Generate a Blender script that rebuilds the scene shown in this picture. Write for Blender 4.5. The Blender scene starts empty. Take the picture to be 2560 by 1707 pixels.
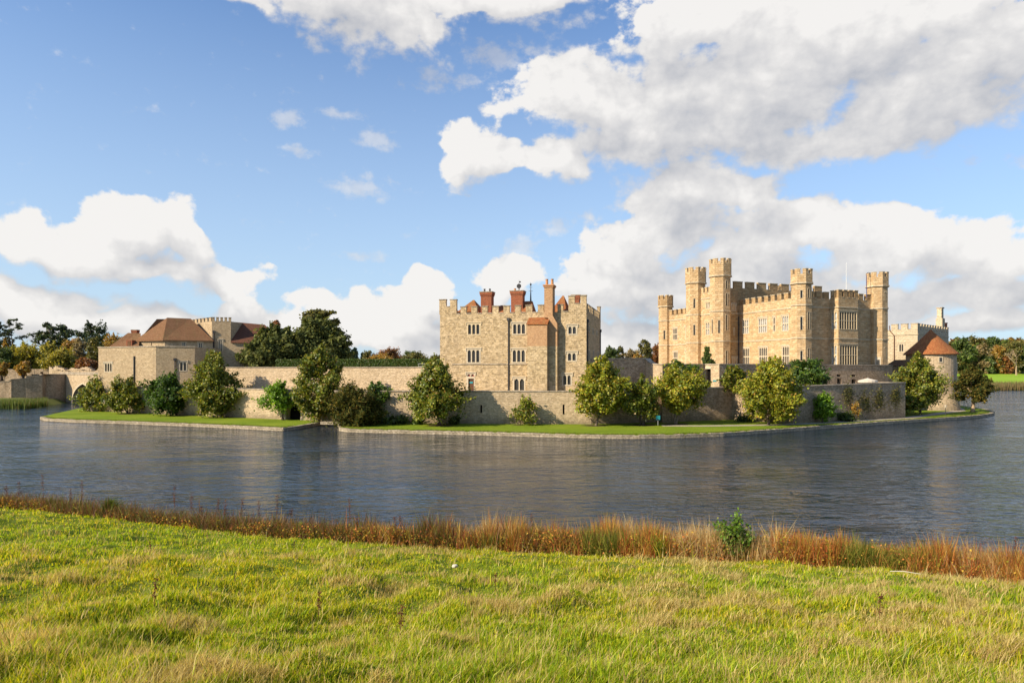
import bpy, math, random
import numpy as np
from math import sin, cos, pi, radians, atan, atan2, sqrt, hypot
S = bpy.context.scene
COL = S.collection

# ------------------------------------------------------------------ camera
F = 2560 * 24 / 36.0          # focal length in photo pixels
HZ, EYE = 925.0, 8.5          # horizon row, eye height over the water
cam_d = bpy.data.cameras.new('camera')
cam_d.lens, cam_d.sensor_width = 24, 36
cam_d.shift_y = (HZ - 853.5) / 2560
cam_d.clip_end = 9000
cam = bpy.data.objects.new('camera', cam_d)
cam.location = (0, 0, EYE)
cam.rotation_euler = (radians(90), 0, 0)
COL.objects.link(cam)
S.camera = cam

# ------------------------------------------------------------------ light
SUN_AZ, SUN_EL = radians(61), radians(31)      # azimuth: left of straight-behind
sun_v = (-sin(SUN_AZ) * cos(SUN_EL), -cos(SUN_AZ) * cos(SUN_EL), sin(SUN_EL))
sd = bpy.data.lights.new('sun', 'SUN')
sd.energy, sd.angle, sd.color = 5.0, radians(0.55), (1.0, 0.86, 0.66)
so = bpy.data.objects.new('sun', sd)
so.rotation_euler = (radians(90) - SUN_EL, 0, -SUN_AZ)
COL.objects.link(so)

S.view_settings.view_transform = 'Standard'
S.view_settings.look = 'None'
S.view_settings.exposure = 0.58
S.view_settings.gamma = 1.0
S.render.film_transparent = False
S.cycles.max_bounces = 6
S.cycles.transparent_max_bounces = 8
S.cycles.volume_bounces = 0

class NT:
    """tiny node-tree helper"""
    def __init__(s, tree):
        s.t = tree; s.n = tree.nodes; s.l = tree.links
    def add(s, typ, **kw):
        n = s.n.new(typ)
        ins = kw.pop('ins', {})
        for k, v in kw.items(): setattr(n, k, v)
        for k, v in ins.items(): s.set(n.inputs[k], v)
        return n
    def set(s, sock, v):
        if isinstance(v, bpy.types.NodeSocket): s.l.new(v, sock)
        elif isinstance(v, (tuple, list)) and len(v) == 3 and sock.type == 'RGBA': sock.default_value = (*v, 1)
        else: sock.default_value = v
    def math(s, op, a, b=0.0, c=0.0, clamp=False):
        n = s.n.new('ShaderNodeMath'); n.operation = op; n.use_clamp = clamp
        s.set(n.inputs[0], a); s.set(n.inputs[1], b); s.set(n.inputs[2], c)
        return n.outputs[0]
    def vmath(s, op, a, b=(0, 0, 0)):
        n = s.n.new('ShaderNodeVectorMath'); n.operation = op
        s.set(n.inputs[0], a); s.set(n.inputs[1], b)
        return n.outputs['Value'] if op in ('LENGTH', 'DOT_PRODUCT') else n.outputs['Vector']
    def mapr(s, v, a, b, c=0.0, d=1.0, smooth=False):
        n = s.n.new('ShaderNodeMapRange')
        if smooth: n.interpolation_type = 'SMOOTHSTEP'
        for k, x in zip(('Value', 'From Min', 'From Max', 'To Min', 'To Max'), (v, a, b, c, d)): s.set(n.inputs[k], x)
        return n.outputs[0]
    def mix(s, f, a, b, blend='MIX'):
        n = s.n.new('ShaderNodeMix'); n.data_type = 'RGBA'; n.blend_type = blend
        s.set(n.inputs['Factor'], f); s.set(n.inputs[6], a); s.set(n.inputs[7], b)
        return n.outputs[2]
    def noise(s, vec, scale, detail=3, rough=.55, dist=0.0, out='Fac'):
        n = s.add('ShaderNodeTexNoise', ins={'Vector': vec, 'Scale': scale, 'Detail': detail, 'Roughness': rough, 'Distortion': dist})
        return n.outputs[0] if out == 'Fac' else n.outputs[1]
    def ramp(s, f, stops):
        n = s.n.new('ShaderNodeValToRGB'); e = n.color_ramp.elements
        while len(e) < len(stops): e.new(0.5)
        for k, (p, c) in enumerate(stops):
            e[k].position = p; e[k].color = (*c, 1)
        s.set(n.inputs[0], f)
        return n.outputs[0]

# ------------------------------------------------------------------ sky with cumulus clouds
world = bpy.data.worlds.new('World'); S.world = world; world.use_nodes = True
w = NT(world.node_tree); w.n.clear()
sky = w.add('ShaderNodeTexSky', sky_type='NISHITA', sun_disc=False, sun_elevation=SUN_EL,
            sun_rotation=math.pi + SUN_AZ, altitude=0, air_density=1.0, dust_density=0.6, ozone_density=2.2)
SKY_K = 0.1
CLOUD, SKY_TINT = .62, (.82, 1.05, 1.30)
# cloud groups: azimuth/tan(elevation) ellipses  (photo pixel centre and radii)
CL = [(315,548,125,92),(210,620,240,80),(430,600,80,95),(50,600,130,75),(520,700,150,66),(580,775,100,45),(60,560,60,45),
      (10,755,160,62),(190,775,130,50),(370,680,280,66),(640,800,90,40),
      (790,752,85,34),(1060,755,110,52),(930,810,280,66),(1180,850,260,80),(1080,715,70,42),(420,830,640,44),
      (1165,385,86,76),(1225,400,80,62),
      (800,-30,330,115),(960,50,200,110),(1230,-25,260,85),(560,-10,150,40),
      (1480,250,220,125),(1610,310,310,150),(1880,270,440,165),(2300,240,420,180),(2100,80,580,150),(1700,70,320,100),(1385,390,110,75),
      (2050,370,340,75),(1980,180,500,160),(2450,120,330,200),(2250,330,330,90),(1720,200,260,110),
      (1700,490,210,95),(1860,500,130,70),(1640,590,240,85),(1900,600,330,95),(1560,700,260,130),(1800,730,400,150),
      (2250,640,280,100),(2260,575,100,50),(2520,640,200,90),(2200,750,320,75),(2460,745,260,60),(2420,820,240,55),(1520,850,400,95),
      (1290,700,90,60)]
THIN = [(712,296,48,26),(945,352,46,26),(900,470,80,24),(1250,140,110,36),(1130,205,90,24),(745,378,26,16),(840,285,60,12),(1390,560,40,22),(1300,620,60,26),(905,640,46,12)]
def to_ang(u, v, ru, rv):
    az = atan((u - 1280) / F)
    return az, (HZ - v) / F * cos(az), ru / F * cos(az) ** 2, rv / F * cos(az)
rng = random.Random(5)
FAR = []                       # clouds in the parts of the sky the photo does not show
for k in range(15):
    a = rng.uniform(0.85, 2 * pi - 0.85)
    FAR.append((a if a < pi else a - 2 * pi, rng.uniform(.05, .9), rng.uniform(.15, .4), rng.uniform(.07, .16)))
FAR += [(-.3, .95, .45, .12), (.35, .85, .4, .16), (-.75, .75, .18, .1)]

g = bpy.data.node_groups.new('cloud_mask', 'ShaderNodeTree')
g.interface.new_socket('P', in_out='INPUT', socket_type='NodeSocketVector')
g.interface.new_socket('D', in_out='OUTPUT', socket_type='NodeSocketFloat')
G = NT(g)
gi = G.add('NodeGroupInput'); go = G.add('NodeGroupOutput')
PW = gi.outputs[0]
m = None
def ell(a, t, ra, rt, amp=1.0, infl=1.5):
    mp = G.add('ShaderNodeMapping', vector_type='TEXTURE', ins={'Vector': PW, 'Location': (a, t, 0), 'Scale': (ra * infl, rt * infl, 1)})
    o = G.add('ShaderNodeTexGradient', gradient_type='SPHERICAL', ins={'Vector': mp.outputs[0]}).outputs[1]
    return G.math('MULTIPLY', o, amp) if amp != 1 else o
for c in CL:
    o = ell(*to_ang(*c)); m = o if m is None else G.math('SMOOTH_MAX', m, o, .1)
for c in FAR:
    m = G.math('MAXIMUM', m, ell(*c))
G.l.new(m, go.inputs[0])

tc = w.add('ShaderNodeTexCoord')
sep = w.add('ShaderNodeSeparateXYZ', ins={0: tc.outputs['Generated']})
X, Y, Z = sep.outputs
az = w.math('ARCTAN2', X, Y)
hl = w.math('MAXIMUM', w.math('SQRT', w.math('ADD', w.math('MULTIPLY', X, X), w.math('MULTIPLY', Y, Y))), .02)
te = w.math('MINIMUM', w.math('DIVIDE', Z, hl), 2.5)
P0 = w.add('ShaderNodeCombineXYZ', ins={0: az, 1: te, 2: 0.0}).outputs[0]
def n2(vec, scale, detail, rough, out='Fac', dist=0.0):
    n = w.add('ShaderNodeTexNoise', noise_dimensions='2D', ins={'Vector': vec, 'Scale': scale, 'Detail': detail, 'Roughness': rough, 'Distortion': dist})
    return n.outputs[0] if out == 'Fac' else n.outputs[1]
wv = w.vmath('SCALE', w.vmath('SUBTRACT', n2(P0, 5.0, 3, .55, 'Color'), (.5, .5, .5))); wv.node.inputs['Scale'].default_value = .085
PW0 = w.vmath('ADD', P0, wv)
def mask(p):
    n = w.n.new('ShaderNodeGroup'); n.node_tree = g; w.l.new(p, n.inputs[0]); return n.outputs[0]
OFF = (-.022, .055, 0)
M0, M1 = mask(PW0), mask(w.vmath('ADD', PW0, OFF))
def lo(p): return n2(w.vmath('MULTIPLY', p, (1, 1.35, 1)), 10.0, 2.5, .5)
F0, F1 = lo(P0), lo(w.vmath('ADD', P0, OFF))
hi = n2(w.vmath('MULTIPLY', P0, (1, 1.25, 1)), 30.0, 7, .60)
vo = w.add('ShaderNodeTexVoronoi', voronoi_dimensions='2D', feature='F1', ins={'Vector': PW0, 'Scale': 26.0, 'Detail': 2.0, 'Roughness': .5})
bil = w.math('SUBTRACT', .42, vo.outputs['Distance'])
def comb(mk, f): return w.math('ADD', w.math('MINIMUM', mk, .84), w.math('MULTIPLY', w.math('SUBTRACT', f, .5), .85))
L0, L1 = comb(M0, F0), comb(M1, F1)
D0 = w.math('ADD', L0, w.math('MULTIPLY', w.math('SUBTRACT', hi, .5), .65))
D0 = w.math('ADD', D0, w.math('MULTIPLY', bil, .20))
D0 = w.math('SUBTRACT', D0, w.mapr(M0, 0.0, .14, .5, 0.0))
dl = w.math('ADD', w.math('MULTIPLY', w.math('SUBTRACT', w.math('MINIMUM', M0, .9), w.math('MINIMUM', M1, .9)), 1.5), w.math('MULTIPLY', w.math('SUBTRACT', F0, F1), .55))
edge = w.mapr(dl, -.2, .2, .62, .40)
alpha = w.mapr(D0, .23, edge, smooth=True)
G_, G = G, w
PW = P0; th_ = None
for c in THIN:
    o = ell(*to_ang(*c), infl=1.9); th_ = o if th_ is None else w.math('MAXIMUM', th_, o)
thin = w.math('MULTIPLY', w.mapr(w.math('ADD', th_, w.math('MULTIPLY', w.math('SUBTRACT', hi, .5), 2.2)), .25, 1.0, smooth=True), .50)
alpha = w.math('MAXIMUM', alpha, thin)
sh = w.math('ADD', w.math('SUBTRACT', .70, w.mapr(L0, .5, 1.05, 0, .34)), w.math('MULTIPLY', dl, .72))
sh = w.math('ADD', sh, w.math('MULTIPLY', w.math('SUBTRACT', hi, .5), .65))
sh = w.math('ADD', sh, w.math('MULTIPLY', bil, .28), clamp=True)
cc = w.ramp(sh, [(0.0, (.52, .54, .59)), (.3, (.67, .67, .69)), (.62, (.83, .815, .805)), (.9, (1.0, .975, .945))])
cv = w.vmath('SCALE', cc); cv.node.inputs['Scale'].default_value = CLOUD / SKY_K
skyc = w.mix(1.0, sky.outputs[0], SKY_TINT, 'MULTIPLY')
hz_ = w.math('MULTIPLY', w.math('POWER', w.mapr(te, 0.0, .62, 1, 0), 1.25), .84)                      # paler air near the horizon
skyc = w.mix(hz_, skyc, tuple(x / SKY_K for x in (.40, .495, .585)))
mixc = w.mix(w.math('MULTIPLY', alpha, .97), skyc, cv)
bg = w.add('ShaderNodeBackground', ins={'Color': mixc, 'Strength': SKY_K})
w.l.new(bg.outputs[0], w.add('ShaderNodeOutputWorld').inputs[0])
world.cycles.sampling_method = 'MANUAL'
world.cycles.sample_map_resolution = 256

# ------------------------------------------------------------------ helpers
def WX(u, Y): return (u - 1280) / F * Y
def WP(u, Y): return (WX(u, Y), Y)
def ZV(v, Y): return EYE - (v - HZ) / F * Y

def tag(o, label=None, cat=None, group=None, kind=None):
    if label: o['label'] = label
    if cat: o['category'] = cat
    if group: o['group'] = group
    if kind: o['kind'] = kind
    return o
def thing(name, label, cat, loc, group=None):
    o = bpy.data.objects.new(name, None); COL.objects.link(o)
    o.empty_display_size = .5; o.location = loc
    return tag(o, label, cat, group)

def origin_of(parent):
    v = np.zeros(3)
    while parent is not None:
        v += np.array(parent.location); parent = parent.parent
    return v

class MB:
    """collects polygons in world coordinates and links them as one mesh object"""
    def __init__(s): s.v = []; s.f = []; s.m = []
    def poly(s, pts, m=0):
        i = len(s.v); s.v += [tuple(p) for p in pts]; s.f.append(tuple(range(i, i + len(pts)))); s.m.append(m)
    def prism(s, pts, z0, z1, m=0, cap=True, bot=False, mtop=None):
        """vertical prism over a CCW plan polygon; z1 may be a list"""
        n = len(pts)
        zt = z1 if isinstance(z1, (list, tuple)) else [z1] * n
        zb = z0 if isinstance(z0, (list, tuple)) else [z0] * n
        for i in range(n):
            j = (i + 1) % n
            a, b = pts[i], pts[j]
            s.poly([(*a, zb[i]), (*b, zb[j]), (*b, zt[j]), (*a, zt[i])], m)
        if cap: s.poly([(*p, zt[i]) for i, p in enumerate(pts)], m if mtop is None else mtop)
        if bot: s.poly([(*p, zb[i]) for i, p in reversed(list(enumerate(pts)))], m)
    def box(s, fr, s0, s1, t0, t1, z0, z1, m=0):
        """box in a wall frame: s along, t outward, z up"""
        c = [fr.p2(s0, t1), fr.p2(s1, t1), fr.p2(s1, t0), fr.p2(s0, t0)]
        s.prism(c, z0, z1, m, True, True)
    def tube(s, pts, rad, seg=6, m=0, cap=True):
        pts = [np.array(p, float) for p in pts]
        if not isinstance(rad, (list, tuple)): rad = [rad] * len(pts)
        rings = []
        for k, p in enumerate(pts):
            d = pts[min(k + 1, len(pts) - 1)] - pts[max(k - 1, 0)]
            d /= max(np.linalg.norm(d), 1e-9)
            a = np.cross(d, (0, 0, 1.0)) if abs(d[2]) < .95 else np.cross(d, (1.0, 0, 0))
            a /= np.linalg.norm(a); b = np.cross(d, a)
            i = len(s.v)
            for q in range(seg):
                t = 2 * pi * q / seg
                s.v.append(tuple(p + rad[k] * (cos(t) * a + sin(t) * b)))
            rings.append(i)
        for r0, r1 in zip(rings, rings[1:]):
            for q in range(seg):
                q2 = (q + 1) % seg
                s.f.append((r0 + q, r1 + q, r1 + q2, r0 + q2)); s.m.append(m)
        if cap:
            s.f.append(tuple(rings[-1] + q for q in reversed(range(seg)))); s.m.append(m)
            s.f.append(tuple(rings[0] + q for q in range(seg))); s.m.append(m)
    def build(s, name, mats, parent=None, origin=None, smooth=False):
        if not isinstance(mats, (list, tuple)): mats = [mats]
        org = origin_of(parent) if parent is not None else np.array(origin if origin is not None else (0, 0, 0), float)
        V = np.array(s.v, float)
        me = bpy.data.meshes.new(name)
        me.from_pydata([tuple(x) for x in (V - org)], [], s.f)
        for mt in mats: me.materials.append(mt)
        me.polygons.foreach_set('material_index', s.m)
        uv = me.uv_layers.new(name='UVMap')
        buf = np.zeros((len(me.loops), 2), np.float32)
        li = 0
        for p in me.polygons:
            n = np.array(p.normal)
            if abs(n[2]) > .97:
                for k in range(p.loop_total):
                    c = V[me.loops[p.loop_start + k].vertex_index]; buf[p.loop_start + k] = (c[0], c[1])
            else:
                t = np.array((-n[1], n[0], 0)); t /= np.linalg.norm(t) + 1e-9
                b = np.cross(n, t)
                for k in range(p.loop_total):
                    c = V[me.loops[p.loop_start + k].vertex_index]; buf[p.loop_start + k] = (c @ t, c @ b)
        uv.data.foreach_set('uv', buf.ravel())
        if smooth: me.polygons.foreach_set('use_smooth', [True] * len(me.polygons))
        me.update()
        o = bpy.data.objects.new(name, me); COL.objects.link(o)
        if parent is not None: o.parent = parent
        else: o.location = org
        return o

class Fr:
    """vertical wall plane from A to B (left to right as seen from outside)"""
    def __init__(s, A, B):
        s.A = np.array(A, float); s.B = np.array(B, float)
        d = s.B - s.A; s.L = float(np.hypot(*d)); s.d = d / s.L
        s.n = np.array((s.d[1], -s.d[0]))
    def p2(s, a, t=0.0):
        q = s.A + s.d * a + s.n * t
        return (float(q[0]), float(q[1]))
    def p3(s, a, t, z): return (*s.p2(a, t), z)
    def su(s, u, t=0.0):
        """distance along the wall seen at photo column u"""
        k = (u - 1280) / F
        A = s.A + s.n * t
        return float((A[0] - k * A[1]) / (k * s.d[1] - s.d[0]))
    def zv(s, a, v, t=0.0): return ZV(v, s.p2(a, t)[1])
    def rect(s, u0, v0, u1, v1, t=0.0):
        a, b = s.su(u0, t), s.su(u1, t); c = (a + b) / 2
        return a, b, s.zv(c, v1, t), s.zv(c, v0, t)

def face(m, fr, z0, z1, holes=(), mi=0, dep=.32, s0=0.0, s1=None):
    """wall sheet with rectangular openings and their reveals"""
    s1 = fr.L if s1 is None else s1
    xs = sorted({s0, s1, *[h[0] for h in holes], *[h[1] for h in holes]})
    zs = sorted({z0, z1, *[h[2] for h in holes], *[h[3] for h in holes]})
    for a, b in zip(xs, xs[1:]):
        for c, d in zip(zs, zs[1:]):
            x, z = (a + b) / 2, (c + d) / 2
            if any(h[0] < x < h[1] and h[2] < z < h[3] for h in holes): continue
            m.poly([fr.p3(a, 0, c), fr.p3(b, 0, c), fr.p3(b, 0, d), fr.p3(a, 0, d)], mi)
    for (a, b, c, d) in [h[:4] for h in holes]:
        q = lambda x, t, z: fr.p3(x, t, z)
        m.poly([q(a, 0, c), q(a, 0, d), q(a, -dep, d), q(a, -dep, c)], mi)
        m.poly([q(b, 0, d), q(b, 0, c), q(b, -dep, c), q(b, -dep, d)], mi)
        m.poly([q(a, 0, d), q(b, 0, d), q(b, -dep, d), q(a, -dep, d)], mi)
        m.poly([q(b, 0, c), q(a, 0, c), q(a, -dep, c), q(b, -dep, c)], mi)

def shell(m, pts, z0, z1, holes={}, mi=0, top=True, mtop=None):
    n = len(pts)
    for i in range(n):
        face(m, Fr(pts[i], pts[(i + 1) % n]), z0, z1, holes.get(i, ()), mi)
    if top: m.poly([(*p, z1) for p in pts], mi if mtop is None else mtop)

def window(parent, fr, h, lights=2, transom=False, frame='pale', hood=True, arch=True, dep=.2, glass='glass', surround=.14, bar=.1, name='window'):
    a, b, c, d = h
    m = MB()
    E = .003
    # surround inside the opening, a little proud of the wall
    w_ = surround
    m.box(fr, a + E, a + w_, -.22, .03, c + E, d - E)
    m.box(fr, b - w_, b - E, -.22, .03, c + E, d - E)
    m.box(fr, a + w_, b - w_, -.22, .03, d - w_, d - E)
    m.box(fr, a + w_, b - w_, -.22, .06, c + E, c + w_ * .9)
    ia, ib, ic, id_ = a + w_, b - w_, c + w_ * .9, d - w_
    wl = (ib - ia - bar * (lights - 1)) / lights
    for k in range(lights):
        x0 = ia + k * (wl + bar)
        if k: m.box(fr, x0 - bar, x0, -.2, .0, ic, id_)
        tops = [(id_, ic)]
        zt = (ic + id_) / 2
        if transom:
            m.box(fr, x0, x0 + wl, -.2, -.02, zt - bar / 2, zt + bar / 2)
            tops = [(id_, zt), (zt - bar / 2, ic)]
        if arch:
            for (top, _) in tops:
                r = min(wl * .62, .5)
                for sgn, xx in ((1, x0), (-1, x0 + wl)):
                    p = [(xx, top), (xx, top - r), (xx + sgn * wl * .16, top - r * .42), (xx + sgn * wl * .5, top)]
                    pts = [fr.p3(x, -.03, z) for x, z in p]
                    if sgn < 0: pts = pts[::-1]
                    m.poly(pts[::-1] if False else pts)
    if hood:
        m.box(fr, a - .16, b + .16, .0, .13, d + .06, d + .2)
        m.box(fr, a - .16, a - .04, .0, .11, d - .35, d + .06)
        m.box(fr, b + .04, b + .16, .0, .11, d - .35, d + .06)
    o = m.build(name, M[frame], parent)
    g_ = MB()
    g_.poly([fr.p3(a, -dep, c), fr.p3(b, -dep, c), fr.p3(b, -dep, d), fr.p3(a, -dep, d)])
    g_.poly([fr.p3(a, -dep - .03, c), fr.p3(a, -dep - .03, d), fr.p3(b, -dep - .03, d), fr.p3(b, -dep - .03, c)])
    g_.build('pane', M[glass], o)
    return o

def battlement(m, fr, s0, s1, zb, mh=1.1, mw=1.3, gap=.95, th=.5, mi=0, mc=1, start_gap=False, out=0.0, cap=.13):
    """merlons with coping stones between s0 and s1; returns nothing"""
    L = s1 - s0
    n = max(1, round((L + gap) / (mw + gap)))
    if start_gap: n = max(1, round(L / (mw + gap)))
    unit = (L + (0 if start_gap else gap)) / n
    k_ = mw / (mw + gap)
    mw_, gp = unit * k_, unit * (1 - k_)
    x = s0 + (gp * .5 if start_gap else 0)
    prev = s0
    for i in range(n):
        m.box(fr, x, x + mw_, out - th, out, zb, zb + mh, mi)
        m.box(fr, x - .06, x + mw_ + .06, out - th - .05, out + .07, zb + mh, zb + mh + cap, mc)
        if x - prev > .2: m.box(fr, prev + .002, x - .002, out - th - .04, out + .05, zb, zb + cap * .8, mc)
        prev = x + mw_
        x += unit
    if s1 - prev > .2: m.box(fr, prev + .002, s1, out - th - .04, out + .05, zb, zb + cap * .8, mc)

def merlon(m, fr, s0, s1, zb, zt, th=.5, mi=0, mc=1, out=0.0):
    m.box(fr, s0, s1, out - th, out, zb, zt - .14, mi)
    m.box(fr, s0 - .06, s1 + .06, out - th - .05, out + .08, zt - .14, zt, mc)

def octo(c, r, rot):
    """CCW octagon whose first edge faces angle rot"""
    return [(c[0] + r * cos(rot + (k - .5) * pi / 4), c[1] + r * sin(rot + (k - .5) * pi / 4)) for k in range(8)]

def pipe(parent, fr, s, z0, z1, r=.07, hop=True, off=.12):
    m = MB()
    m.tube([fr.p3(s, off, z0), fr.p3(s, off, z1)], r, 8)
    if hop: m.box(fr, s - .22, s + .22, off - .18, off + .2, z1, z1 + .45)
    z = z0 + 1.2
    while z < z1:
        m.box(fr, s - .13, s + .13, .003, off + .09, z, z + .09); z += 2.0
    return m.build('drainpipe', M['iron'], parent)

# ------------------------------------------------------------------ value noise in numpy
def vnoise(x, y, seed=0):
    x = np.asarray(x, float); y = np.asarray(y, float)
    xi = np.floor(x).astype(np.int64); yi = np.floor(y).astype(np.int64)
    fx = x - xi; fy = y - yi
    fx = fx * fx * (3 - 2 * fx); fy = fy * fy * (3 - 2 * fy)
    def h(a, b):
        n = (a * 374761393 + b * 668265263 + seed * 1442695041) & 0xffffffff
        n = ((n ^ (n >> 13)) * 1274126177) & 0xffffffff
        n = (n ^ (n >> 16)) & 0xffffffff
        return n / 4294967295.0
    return (h(xi, yi) * (1 - fx) + h(xi + 1, yi) * fx) * (1 - fy) + (h(xi, yi + 1) * (1 - fx) + h(xi + 1, yi + 1) * fx) * fy
def fnoise(x, y, seed=0, oct=3):
    s, a, t = 0, 1, 0
    for k in range(oct):
        s = s + a * vnoise(x * 2 ** k, y * 2 ** k, seed + k); t += a; a *= .5
    return s / t

def np_mesh(name, V, faces, col, mat, parent=None, origin=None, smooth=False):
    """V (N,3) world, faces (K,3|4) ints, col (N,3) point colours"""
    org = origin_of(parent) if parent is not None else np.array(origin if origin is not None else (0, 0, 0), float)
    me = bpy.data.meshes.new(name)
    n, k, w_ = len(V), len(faces), faces.shape[1]
    me.vertices.add(n); me.loops.add(k * w_); me.polygons.add(k)
    me.vertices.foreach_set('co', (V - org).astype(np.float32).ravel())
    me.loops.foreach_set('vertex_index', faces.astype(np.int32).ravel())
    me.polygons.foreach_set('loop_start', np.arange(0, k * w_, w_, dtype=np.int32))
    if smooth: me.polygons.foreach_set('use_smooth', np.ones(k, bool))
    at = me.color_attributes.new('Col', 'FLOAT_COLOR', 'POINT')
    c4 = np.ones((n, 4), np.float32); c4[:, :3] = col
    at.data.foreach_set('color', c4.ravel())
    me.materials.append(mat)
    me.update(calc_edges=True)
    o = bpy.data.objects.new(name, me); COL.objects.link(o)
    if parent is not None: o.parent = parent
    else: o.location = org
    return o
# ------------------------------------------------------------------ materials
M = {}
def new_mat(name):
    mt = bpy.data.materials.new(name); mt.use_nodes = True
    t = NT(mt.node_tree); t.n.clear()
    out = t.add('ShaderNodeOutputMaterial')
    M[name] = mt
    return t, out
def principled(t, out, color, rough=.85, spec=.3, normal=None, **kw):
    b = t.add('ShaderNodeBsdfPrincipled')
    t.set(b.inputs['Base Color'], color); t.set(b.inputs['Roughness'], rough); t.set(b.inputs['Specular IOR Level'], spec)
    for k, v in kw.items(): t.set(b.inputs[k.replace('_', ' ')], v)
    if normal is not None: t.l.new(normal, b.inputs['Normal'])
    t.l.new(b.outputs[0], out.inputs[0])
    return b
def bump(t, h, strength=.5, dist=.05):
    b = t.add('ShaderNodeBump', ins={'Height': h, 'Strength': strength, 'Distance': dist})
    return b.outputs[0]

def stone(name, a, b, mortar, bw=.5, bh=.22, warp=.10, dark=.35, stain=(.12, .10, .08), st=.35, rubble=True, bs=.8, patch=None, damp=False):
    """coursed or rubble masonry in wall UV metres"""
    t, out = new_mat(name)
    uv = t.add('ShaderNodeUVMap').outputs[0]
    wv = t.vmath('SUBTRACT', t.noise(uv, 2.2, 3, .6, out='Color'), (.5, .5, .5))
    sc = t.vmath('SCALE', wv); sc.node.inputs['Scale'].default_value = warp * 2
    u2 = t.vmath('ADD', uv, sc)
    br = t.add('ShaderNodeTexBrick', offset=.5, squash=1.0, ins={'Vector': u2, 'Color1': a, 'Color2': b, 'Mortar': mortar, 'Scale': 1.0,
               'Mortar Size': .022, 'Mortar Smooth': .4, 'Bias': .0, 'Brick Width': bw, 'Row Height': bh})
    c = br.outputs[0]
    vo = t.add('ShaderNodeTexVoronoi', ins={'Vector': t.vmath('MULTIPLY', u2, (1 / bw, 1 / bh / 1.15, 1)), 'Scale': 1.7})
    rnd = t.add('ShaderNodeSeparateColor', ins={0: vo.outputs['Color']}).outputs[0]
    if rubble:
        c = t.mix(t.mapr(rnd, .5, 1.0, 0, dark), c, tuple(x * .42 for x in a))
        c = t.mix(t.mapr(rnd, .0, .25, .35, 0), c, tuple(min(1, x * 1.35) for x in b))
    n1 = t.noise(uv, .35, 5, .62)
    n2 = t.noise(uv, 5.5, 3, .6)
    c = t.mix(t.mapr(n2, .3, .7, 0, .35), c, tuple(x * .62 for x in a))
    c = t.mix(t.mapr(n1, .52, .78, 0, st), c, stain)
    c = t.mix(t.mapr(n1, .2, .42, .3, 0), c, tuple(min(1, x * 1.25) for x in b))
    vs = t.noise(t.vmath('MULTIPLY', uv, (1.2, .12, 1)), 1.0, 4, .6)        # rain streaks
    c = t.mix(t.mapr(vs, .52, .75, 0, st * 1.3), c, stain)
    if patch: c = t.mix(t.mapr(t.noise(uv, 1.5, 4, .65), .5, .64, 0, .6), c, patch)
    if damp:       # damp, mossy foot of the wall
        gz_ = t.add('ShaderNodeSeparateXYZ', ins={0: t.add('ShaderNodeNewGeometry').outputs['Position']}).outputs[2]
        f = t.math('ADD', gz_, t.math('MULTIPLY', t.math('SUBTRACT', t.noise(uv, .9, 4, .65), .5), 3.2))
        c = t.mix(t.mapr(f, .3, 1.9, .62, 0, smooth=True), c, (.17, .135, .085))
    h = t.math('ADD', t.math('MULTIPLY', br.outputs[1], -1.0), t.math('ADD', t.math('MULTIPLY', n2, .8), t.math('MULTIPLY', rnd, .9)))
    principled(t, out, c, .92, .15, bump(t, h, bs, .07))

stone('rubble', (.50, .365, .20), (.64, .49, .30), (.58, .45, .28), bw=.60, bh=.34, warp=.2, dark=.7, st=.28, stain=(.25, .19, .13))
stone('rubble_fine', (.46, .335, .195), (.57, .44, .275), (.52, .41, .27), bw=.5, bh=.24, warp=.08, dark=.4, st=.3, stain=(.24, .18, .12))
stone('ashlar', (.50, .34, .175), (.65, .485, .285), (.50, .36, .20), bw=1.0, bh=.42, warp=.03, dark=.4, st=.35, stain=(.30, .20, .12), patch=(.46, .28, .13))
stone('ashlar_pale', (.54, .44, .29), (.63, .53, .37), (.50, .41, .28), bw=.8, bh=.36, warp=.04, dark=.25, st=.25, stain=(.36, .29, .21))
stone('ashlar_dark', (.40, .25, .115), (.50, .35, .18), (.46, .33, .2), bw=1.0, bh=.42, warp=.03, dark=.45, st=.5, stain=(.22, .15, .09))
stone('old_wall', (.48, .345, .21), (.66, .51, .35), (.41, .30, .20), bw=.42, bh=.22, warp=.12, dark=.7, st=.5, stain=(.17, .13, .085), bs=1.0, damp=True)
stone('curtain', (.54, .40, .245), (.68, .53, .35), (.60, .47, .31), bw=.45, bh=.26, warp=.12, dark=.45, st=.3, stain=(.27, .21, .14), damp=True)
stone('brick', (.47, .25, .115), (.58, .36, .185), (.48, .32, .2), bw=.34, bh=.13, warp=.01, dark=.35, st=.25, stain=(.22, .12, .07), rubble=True, bs=.4)
stone('brick_red', (.30, .075, .035), (.38, .12, .05), (.33, .18, .11), bw=.34, bh=.13, warp=.01, dark=.4, st=.3, stain=(.10, .05, .035), bs=.4)
stone('tile', (.20, .10, .045), (.26, .145, .075), (.14, .065, .035), bw=.28, bh=.2, warp=.015, dark=.35, st=.45, stain=(.16, .12, .05), bs=.5)
stone('tile_orange', (.38, .13, .045), (.46, .19, .07), (.2, .07, .03), bw=.3, bh=.22, warp=.03, dark=.55, st=.4, stain=(.28, .2, .07), bs=.6, patch=(.22, .07, .03))
stone('tile_shaded', (.15, .062, .038), (.19, .085, .05), (.10, .045, .03), bw=.28, bh=.2, warp=.015, dark=.3, st=.3, stain=(.10, .06, .04), bs=.5)  # roof tile darkened to hold the shade on the right wing
stone('coping', (.40, .33, .24), (.50, .42, .32), (.34, .27, .2), bw=1.0, bh=.6, warp=.03, dark=.4, st=.6, stain=(.17, .14, .09))
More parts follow.
